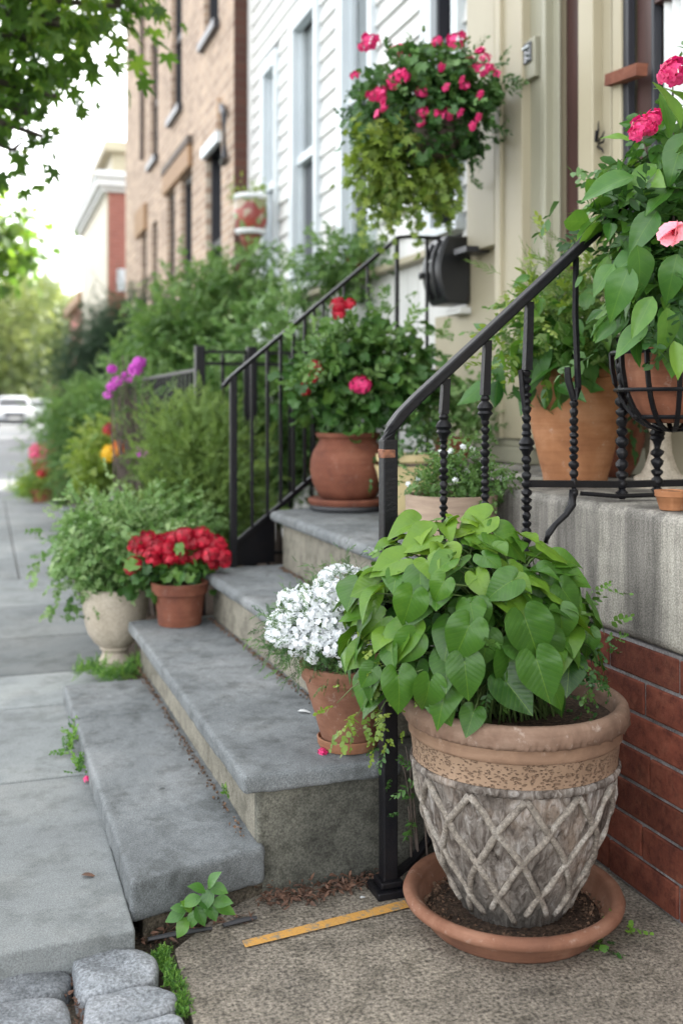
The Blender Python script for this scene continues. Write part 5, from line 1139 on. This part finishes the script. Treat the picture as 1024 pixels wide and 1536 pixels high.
# twiggy bundle with purple asters
b = bp_(215,5.3); tw = thing('twiggy_aster', b, 'leaning bundle of bare grey twigs topped by purple aster flowers', 'plant')
rr = random.Random(12)
for k in range(60):
    p0 = Vector(bp_(212+rr.uniform(-12,22),5.3+rr.uniform(-.1,.1))); p1 = at(182+rr.uniform(-22,42), 600+rr.uniform(-70,60), d=5.3+rr.uniform(-.12,.12)); mid = p0.lerp(p1,.5)+Vector((rr.uniform(-.05,.05),rr.uniform(-.05,.05),.03))
    MB().tube([p0,p0.lerp(mid,.5),mid,p1], [.006,.005,.004,.002], 5).build('stem', M['twig'], tw)
foliage('foliage', tw, [(tuple(at(190,590,d=5.3)),(.11,.12,.09)),(tuple(at(205,620,d=5.4)),(.09,.1,.10))], 130, FINE, .08, M['shrub'], 141, m=60, droop=-.3)
for k, (a, b_, r) in enumerate(((209,545,.045),(203,554,.045),(168,554,.032),(177,572,.038),(168,580,.034),(163,592,.03),(194,570,.022),(215,677,.045),(186,562,.02))): flower(tw, at(a,b_,d=5.2), UP-FV*.5, r*.55, 14, r*.6, M['purple'], 640+k)
# red and pink flower pot at the sidewalk end
b = bp_(63,11.4); rp = thing('red_flower_planter', b, 'small planter of red and pink flowers at the far end of the sidewalk', 'potted plant')
pot(rp, b[0], b[1], hollow([(.09,.05),(.12,.18),(.13,.2)]), M['tc'], (.11,.18), n=28)
foliage('foliage', rp, [((b[0],b[1],.3),(.14,.12,.15))], 200, ROUND, .1, M['lime'], 145, m=50)
for k, (a, c, r) in enumerate(((58,678,.09),(68,676,.08),(72,700,.08),(58,702,.06),(64,708,.06))): flower(rp, at(a,c,d=11.2), UP-FV, r, 14, r*.6, M['pink' if k < 2 else 'red'], 660+k)
# little pots and stone blocks by the sidewalk
def lp_(px, py, r, h, mat, label, nm='clay_pot', plant=None, z=.055, d=None):
    q = at(px, py, Z=z); t = thing(nm, (q.x,q.y,z), label, 'pot')
    pot(t, q.x, q.y, hollow([(r*.7,z),(r*.75,z+.005),(r*.95,z+h*.85),(r*1.05,z+h*.87),(r*1.08,z+h)], .012), mat, (r*.9,z+h*.9), n=32)
    return t
lp_(98,745,.12,.20,M['tc3'],'dark red clay pot among the small pots by the garden edge')
lp_(118,752,.11,.22,M['black'],'black plastic pot among the small pots by the garden edge', 'plastic_pot')
lp_(150,757,.11,.24,M['wgrey'],'pale stone pot beside the foot of the twiggy aster', 'stone_pot')
lp_(170,765,.10,.20,M['curtain'],'whitish pot furthest right of the small pots by the garden edge','white_pot')
for k, (a, b_, w_, lab) in enumerate(((115,775,.26,'weathered brown stone block edging the garden bed, nearest the urn bush'),(140,760,.2,'smaller brown stone block edging the garden bed behind the longer one'))):
    q = at(a, b_, Z=.055); o = MB().box((q.x-w_/2,q.y-.12,.03),(q.x+w_/2,q.y+.12,.15),.4,rz=.3).build('stone_block', M['cobble'], None, bevel=.02); setp(o, lab, 'stone')
# ================================================================== WEEDS AND LITTER
q = at(300,1385,Z=.0)
wd = thing('weed', (q.x,q.y,0), 'round-leaved green weed growing at the foot of the lowest step', 'weed')
P_, D_, N_, S_, R_ = [], [], [], [], []
for (a, b, tx, ty, s, r) in ((316,1322,.3,-1,28,.5),(325,1332,1,.1,26,.5),(300,1332,-.5,-.6,24,.45),(312,1345,-.2,.5,28,.3),(330,1352,1,-.3,28,.5),(290,1350,-.9,.1,28,.55),(266,1372,-1,.3,28,.4),(300,1370,.4,.6,26,.4),(283,1360,-.4,-.8,22,.7),(318,1365,.4,.8,24,.35),(335,1362,1,.0,26,.6),(275,1388,-.5,.8,28,.65),(305,1352,.8,.3,24,.3),(290,1376,-.2,.9,22,.5),(270,1362,-.8,-.4,20,.5)):
    dd = 2.12; p = np.array(at(a,b,d=dd)); d = nrm(RV*tx-UP*ty*.8-FV*.3); P_.append(p-d*s*dd/FPX*.5); D_.append(d); nv = -FV*.5+UP; N_.append(nv-d*(nv@d)); S_.append(s*dd/FPX*1.2); R_.append(r)
scatter('leaves', [ovate(.72,6,droop=.2,fold=.15,pw=.9),ovate(.66,6,droop=.35,fold=.2,pw=.9)], P_, D_, N_, S_, R_, M['broad'], wd, 5)
mb = MB()
for p in P_: mb.tube([(q.x,q.y,-.0), tuple((np.array(q)+p)/2+UP*.01), tuple(p)], .0016, 5)
mb.build('stem', M['stem'], wd)
def sprout(pts, n, size, mat, lab, seed, sp_=.008, nm='weed'): 
    c = pts[0]; t = thing(nm, c, lab, 'weed'); rs = np.random.RandomState(seed); P = np.array([list(p) for p in pts]); k = rs.randint(0,len(P),n)
    scatter('leaves', ROUND, P[k]+rs.normal(size=(n,3))*sp_*np.array((1,1,.6)), rs.normal(size=(n,3))*.7+UP*.8, rs.normal(size=(n,3))+UP, size*(.6+.8*rs.rand(n)), rs.rand(n), M[mat], t, seed); return t
sprout([at(112,1100,Z=.07),at(110,1112,Z=.07),at(106,1125,Z=.07)], 34, .035, 'grass', 'light green weed in the joint beside the lowest step, nearer the urn', 21)
t = sprout([at(122,1148,Z=.07),at(126,1158,Z=.07)], 20, .03, 'grass', 'tiny weed with a pink petal in the joint beside the lowest step', 22)
flower(t, at(130,1168,Z=.07), UP, .005, 5, .009, M['pink'], 701)
sprout([at(343,1190,Z=.125),at(345,1196,Z=.122)], 14, .022, 'grass', 'tiny green sprout at the foot of the second step riser', 23, .004)
t = sprout([at(905,1412,Z=.01),at(915,1395,Z=.01),at(895,1425,Z=.01)], 12, .045, 'broad', 'small green sprout beside the right edge of the big saucer', 24, .012)
t = thing('fallen_flower', at(484,1128,Z=.285), 'fallen pink blossom lying against the saucer of the white flower pot', 'flower')
flower(t, at(484,1128,Z=.286), UP-FV*.6, .008, 7, .008, M['pink'], 702)
rs = np.random.RandomState(41); n = 420
T_ = rs.rand(n); A0, A1 = np.array(at(395,1352,Z=.006)), np.array(at(572,1318,Z=.006))
P = A0+(A1-A0)*T_[:,None]+rs.normal(size=(n,3))*np.array((.012,.02,.006)); P[:,2] = np.abs(P[:,2])+.004
setp(scatter('leaf_litter', [ovate(.5,5,droop=.3,fold=.5),ovate(.3,5,droop=-.3,fold=.3)], P, rs.normal(size=(n,3))*np.array((1,1,.3)), UP+rs.normal(size=(n,3))*.5, .017*(.4+rs.rand(n)), rs.rand(n), M['dryleaf'], None, 4), 'brown dry leaf litter along the foot of the stoop side', 'leaf litter', kind='stuff')
n = 160; ga = np.array([at(x_,y_,Z=-.004) for x_,y_ in ((105,1440),(112,1470),(108,1490),(120,1500),(112,1515),(118,1530),(150,1512),(200,1500),(235,1410),(215,1408))]); P = ga[rs.randint(0,len(ga),n)]+rs.normal(size=(n,3))*np.array((.008,.008,.002))
setp(scatter('gutter_debris', [ovate(.5,4,droop=.3,fold=.5),ovate(.25,4,droop=-.1,fold=.2)], P, rs.normal(size=(n,3))*np.array((1,1,.2)), UP+rs.normal(size=(n,3))*.5, .011*(.4+rs.rand(n)), rs.rand(n), M['dryleaf'], None, 19), 'dry crumbs and grit packed between the cobbles', 'leaf litter', kind='stuff')
n = 60; A0, A1 = np.array(at(225,1408,Z=.0)), np.array(at(385,1375,Z=.0)); T_ = rs.rand(n); P = A0+(A1-A0)*T_[:,None]+rs.normal(size=(n,3))*np.array((.01,.012,.0)); P[:,2] = .006
setp(scatter('debris', [ovate(.4,5,droop=.3,fold=.5),ovate(.2,5,droop=-.1,fold=.2)], P, rs.normal(size=(n,3))*np.array((1,1,.2)), UP+rs.normal(size=(n,3))*.4, .02*(.5+rs.rand(n)), rs.rand(n), M['dryleaf'], None, 9), 'crumbs of dry leaves at the foot of the lowest step', 'leaf litter', kind='stuff')
gr = []
rg = np.random.RandomState(71)
for (x0,y0,x1,y1,z_) in ((.57,2.32,.556,4.0,.121),(.882,2.56,.835,3.98,.287),(1.115,2.55,1.115,3.95,.474)):
    t_ = rg.rand(420)**.8; off = np.abs(rg.normal(size=420))*.010
    gr.append(np.stack([x0+(x1-x0)*t_-off-.002, y0+(y1-y0)*t_, np.full(420, z_)], 1))
P = np.concatenate(gr); n = len(P)
setp(scatter('step_grit', CR, P, leafd(n,rg), leafd(n,rg), .006*(.3+rg.rand(n)), rg.rand(n), M['crumb'], None, 1, False), 'dark grit and crumbs collected in the inner corners of the steps', 'grit', kind='stuff')
for k, (pa, pb, lab) in enumerate((((222,1409),(318,1392),'long dark slate strip lying at the foot of the lowest step'),((335,1388),(385,1376),'short dark slate strip lying beside the longer one'))):
    a, b = at(*pa,Z=.006), at(*pb,Z=.006); mb = MB(); mb.tube([a, a.lerp(b,.5)+Vector((0,.003,0)), b], [.006,.008,.005], 6, flat=.6); o = mb.build('slate_strip', M['rubber'], None); setp(o, lab, 'slate strip')
def bit(nm, px, Z, size, mat, lab, cat, rot=0, tm=None):
    p = np.array(at(*px,Z=Z)); o = scatter(nm, tm or [ovate(.45,5,droop=.25,fold=.3)], [p+UP*.004], [RV*math.cos(rot)+FV*math.sin(rot)], [UP+RV*.2], [size], [.6], mat, None, 1); setp(o, lab, cat)
bit('dry_leaf', (122,1315), .061, .038, M['dryleaf'], 'small orange-brown dry leaf on the sidewalk slab', 'dry leaf', .1)
bit('dry_leaf', (152,1232), .061, .016, M['dryleaf'], 'small dry leaf lying against the lowest step', 'dry leaf', -.4)
bit('white_petal', (540,1350), .002, .02, M['curtain'], 'single white petal on the driveway between the post and the leaf litter', 'petal', .8)
bit('paper_scrap', (446,1069), .284, .045, M['curtain'], 'white paper scrap on the second step left of the white flower pot', 'paper', .15)
bit('twig_piece', (640,1428), .002, .02, M['twig'], 'short twig lying in front of the big saucer', 'twig', .5)
# ================================================================== STREET TREES
def tree(label, base, h, r, limbs, blobs, n, tm, size, mat, seed, m, group=None, out=1.08, droop=.5, shell=.3, up=.4, nl=26):
    t = thing('street_tree', base, label, 'tree', group); rr = random.Random(seed); b = Vector(base)
    mb = MB(); mb.tube([b, b+Vector((.03,0,h*.3)), b+Vector((-.04,.05,h*.65)), b+Vector(limbs)], [r*1.25, r, r*.85, r*.6], 14); mb.build('trunk', M['bark'], t, smooth=True)
    o, C = foliage('crown', t, blobs, n, tm, size, M[mat], seed, m=m, up=up, droop=droop, out=out, shell=shell, sig=.6)
    tp = b+Vector(limbs); mb = MB()
    for bb, rad_ in blobs:
        c = Vector(bb); mb.tube([tp, tp.lerp(c,.5)+Vector((0,0,.12)), c], [r*.4, r*.2, r*.08], 6)
    for c in C[:nl]:
        k = min(range(len(blobs)), key=lambda i: (Vector(blobs[i][0])-Vector(c)).length); q = Vector(blobs[k][0]); mb.tube([q, q.lerp(Vector(c),.6)+Vector((0,0,.03)), Vector(c)], [r*.09,r*.05,r*.03], 5)
    mb.build('limbs', M['bark'], t, smooth=True); return t
D_ = 4.6
mt_b = [(tuple(at(40,60,d=D_)),(.30,.35,.30)),(tuple(at(-60,120,d=D_)),(.35,.4,.45)),(tuple(at(40,170,d=D_)),(.20,.25,.18)),(tuple(at(110,30,d=D_)),(.22,.3,.17)),(tuple(at(180,10,d=D_+.2)),(.13,.2,.10)),(tuple(at(85,145,d=D_)),(.09,.15,.07)),(tuple(at(20,225,d=D_)),(.10,.15,.08)),(tuple(at(65,205,d=D_)),(.09,.12,.06)),(tuple(at(150,45,d=D_)),(.10,.12,.06)),(tuple(at(-40,-80,d=D_)),(.8,.7,.5))]
tree('leafy maple overhanging the sidewalk from the upper left corner of the photo', (-1.9,4.6,0), 2.6, .13, (.1,.1,2.6), mt_b, 1500, MAPLE, .075, 'maple', 151, 260, out=1.1)
D_ = 17
tree('yellow-green street tree halfway down the block at the left border', (-4.6,16.6,0), 2.6, .2, (.1,.2,2.3), [(tuple(at(0,355,d=D_)),(.4,.6,.35)),(tuple(at(-90,330,d=D_)),(.8,1,.8)),(tuple(at(35,345,d=D_)),(.22,.3,.18)),(tuple(at(15,395,d=D_)),(.3,.4,.14)),(tuple(at(-120,400,d=D_)),(.9,1,.6))], 2000, MAPLE, .17, 'maple', 152, 300, out=1.12)
k = 0
for (px, py, dd, rx, rz, h, lab) in ((20,520,62,3.6,2.6,1.5,'large sunlit tree behind the white car'),(75,545,58,1.9,1.9,1,'rounded sunlit tree right of the white car'),(-40,520,52,4.2,3.5,1.5,'sunlit tree cut off by the left border, behind the parked cars'),(100,560,66,2.2,1.8,1,'small hazy tree at the end of the street beside the dark evergreen'),(50,500,75,3,2.8,2,'tallest pale tree far beyond the crossing')):
    dd *= 1.5; rx *= 1.5; rz *= 1.5; b = bp_(px, dd); c = at(px, py, d=dd); c = Vector(c)
    bl = [(tuple(c),(rx,rx*.9,rz)),(tuple(c+Vector((rx*.5,0,rz*.4))),(rx*.55,rx*.5,rz*.6)),(tuple(c+Vector((-rx*.5,0,-rz*.1))),(rx*.6,rx*.5,rz*.6)),(tuple(c+Vector((rx*.3,0,-rz*.7))),(rx*.7,rx*.6,rz*.5)),(tuple(c+Vector((-rx*.2,0,rz*.8))),(rx*.45,rx*.4,rz*.4))]
    tree(lab, (b[0],b[1],0), max(1.2,c.z-rz), .25, (.1,.1,max(1.0,c.z-rz*.6)), bl, 2600, SPRIG, 1.0, 'far', 160+k, 260, 'trees beyond the crossing', droop=.1, shell=.5); k += 1
# roof plant on the red brick house
# ================================================================== CARS
def car(name, base, label, paint, s=1.0, rz=0.0):
    t = thing(name, base, label, 'car', 'cars parked beyond the crossing'); bx, by = base[0], base[1]
    # cross sections from the nose (towards camera, -Y) to the tail: (y, half width, z bottom, z belt, half width roof, z roof)
    sec = [(-2.25,.62,.42,.68,.60,.70),(-2.18,.84,.25,.80,.78,.84),(-1.6,.90,.22,.92,.82,.98),(-1.0,.92,.2,.98,.84,1.04),(-.35,.92,.2,1.0,.66,1.50),(.4,.92,.2,1.0,.66,1.58),(1.3,.92,.2,1.0,.66,1.56),(2.0,.90,.24,.98,.64,1.45),(2.3,.84,.35,.95,.72,1.0)]
    vs = []; fs = []
    for y, w_, z0, zb, wr, zr in sec:
        ring = [(-w_*.92,z0),(-w_,z0+.12),(-w_,zb-.06),(-w_*.97,zb),(-wr,zr-.05),(-wr*.85,zr),(wr*.85,zr),(wr,zr-.05),(w_*.97,zb),(w_,zb-.06),(w_,z0+.12),(w_*.92,z0)]
        vs += [(bx+x*s, by+y*s, z*s) for x, z in ring]
    n = 12
    for k in range(len(sec)-1):
        for i in range(n): j = (i+1)%n; fs.append((k*n+i,k*n+j,(k+1)*n+j,(k+1)*n+i))
    fs += [tuple(range(n)), tuple(range((len(sec)-1)*n+n-1,(len(sec)-1)*n-1,-1))]
    MB().add(vs, fs).build('body', paint, t, smooth='auto', bevel=.02)
    f = lambda x, y, z: (bx+x*s, by+y*s, z*s)
    MB().add([f(-.74,-.97,1.06),f(.74,-.97,1.06),f(.60,-.40,1.46),f(-.60,-.40,1.46)], [(0,1,2,3)]).add([f(-.74,-1.0,1.055),f(.74,-1.0,1.055),f(.60,-.43,1.475),f(-.60,-.43,1.475)], [(0,1,2,3)]).build('windscreen', M['black'], t)
    for sd_ in (-1, 1):
        MB().add([f(sd_*.905,-.7,1.04),f(sd_*.90,1.7,1.04),f(sd_*.70,1.5,1.44),f(sd_*.70,-.3,1.44)], [(0,1,2,3)]).build('side_window', M['glass'], t)
        MB().box(f(min(sd_*.48,sd_*.80),-2.24,.66), f(max(sd_*.48,sd_*.80),-2.15,.80)).build('headlight', M['curtain'], t, bevel=.02)
        MB().tube([f(sd_*.9,-.75,1.02),f(sd_*1.08,-.78,1.08)], .07*s, 8, flat=.6).build('mirror', paint, t)
        for yy in (-1.4,1.45):
            mb = MB(); mb.tube([f(sd_*.72,yy,.34),f(sd_*.93,yy,.34)], .34*s, 24); w_ = mb.build('wheel', M['rubber'], t, smooth='auto')
            mb = MB(); mb.tube([f(sd_*.93,yy,.34),f(sd_*.945,yy,.34)], .2*s, 16); mb.build('rim', M['trim'], w_)
    MB().box(f(-.46,-2.275,.56), f(.46,-2.2,.76)).build('grille', M['black'], t, bevel=.02)
    MB().box(f(-.80,-2.27,.24), f(.80,-2.10,.46)).build('bumper', M['black'], t, bevel=.04)
    MB().box(f(-.24,-2.285,.46), f(.24,-2.255,.56)).build('number_plate', M['curtain'], t)
    return t
b = at(22,643,Z=.004); car('parked_car', (b.x,b.y+2.2,.004), 'white car facing the camera beyond the crossing, front one of the two', M['carpaint'], 1.05)
b = at(62,628,Z=.004); car('parked_car', (bp_(56,68)[0],68,.004), 'second white car half hidden behind the front one', M['carpaint'])
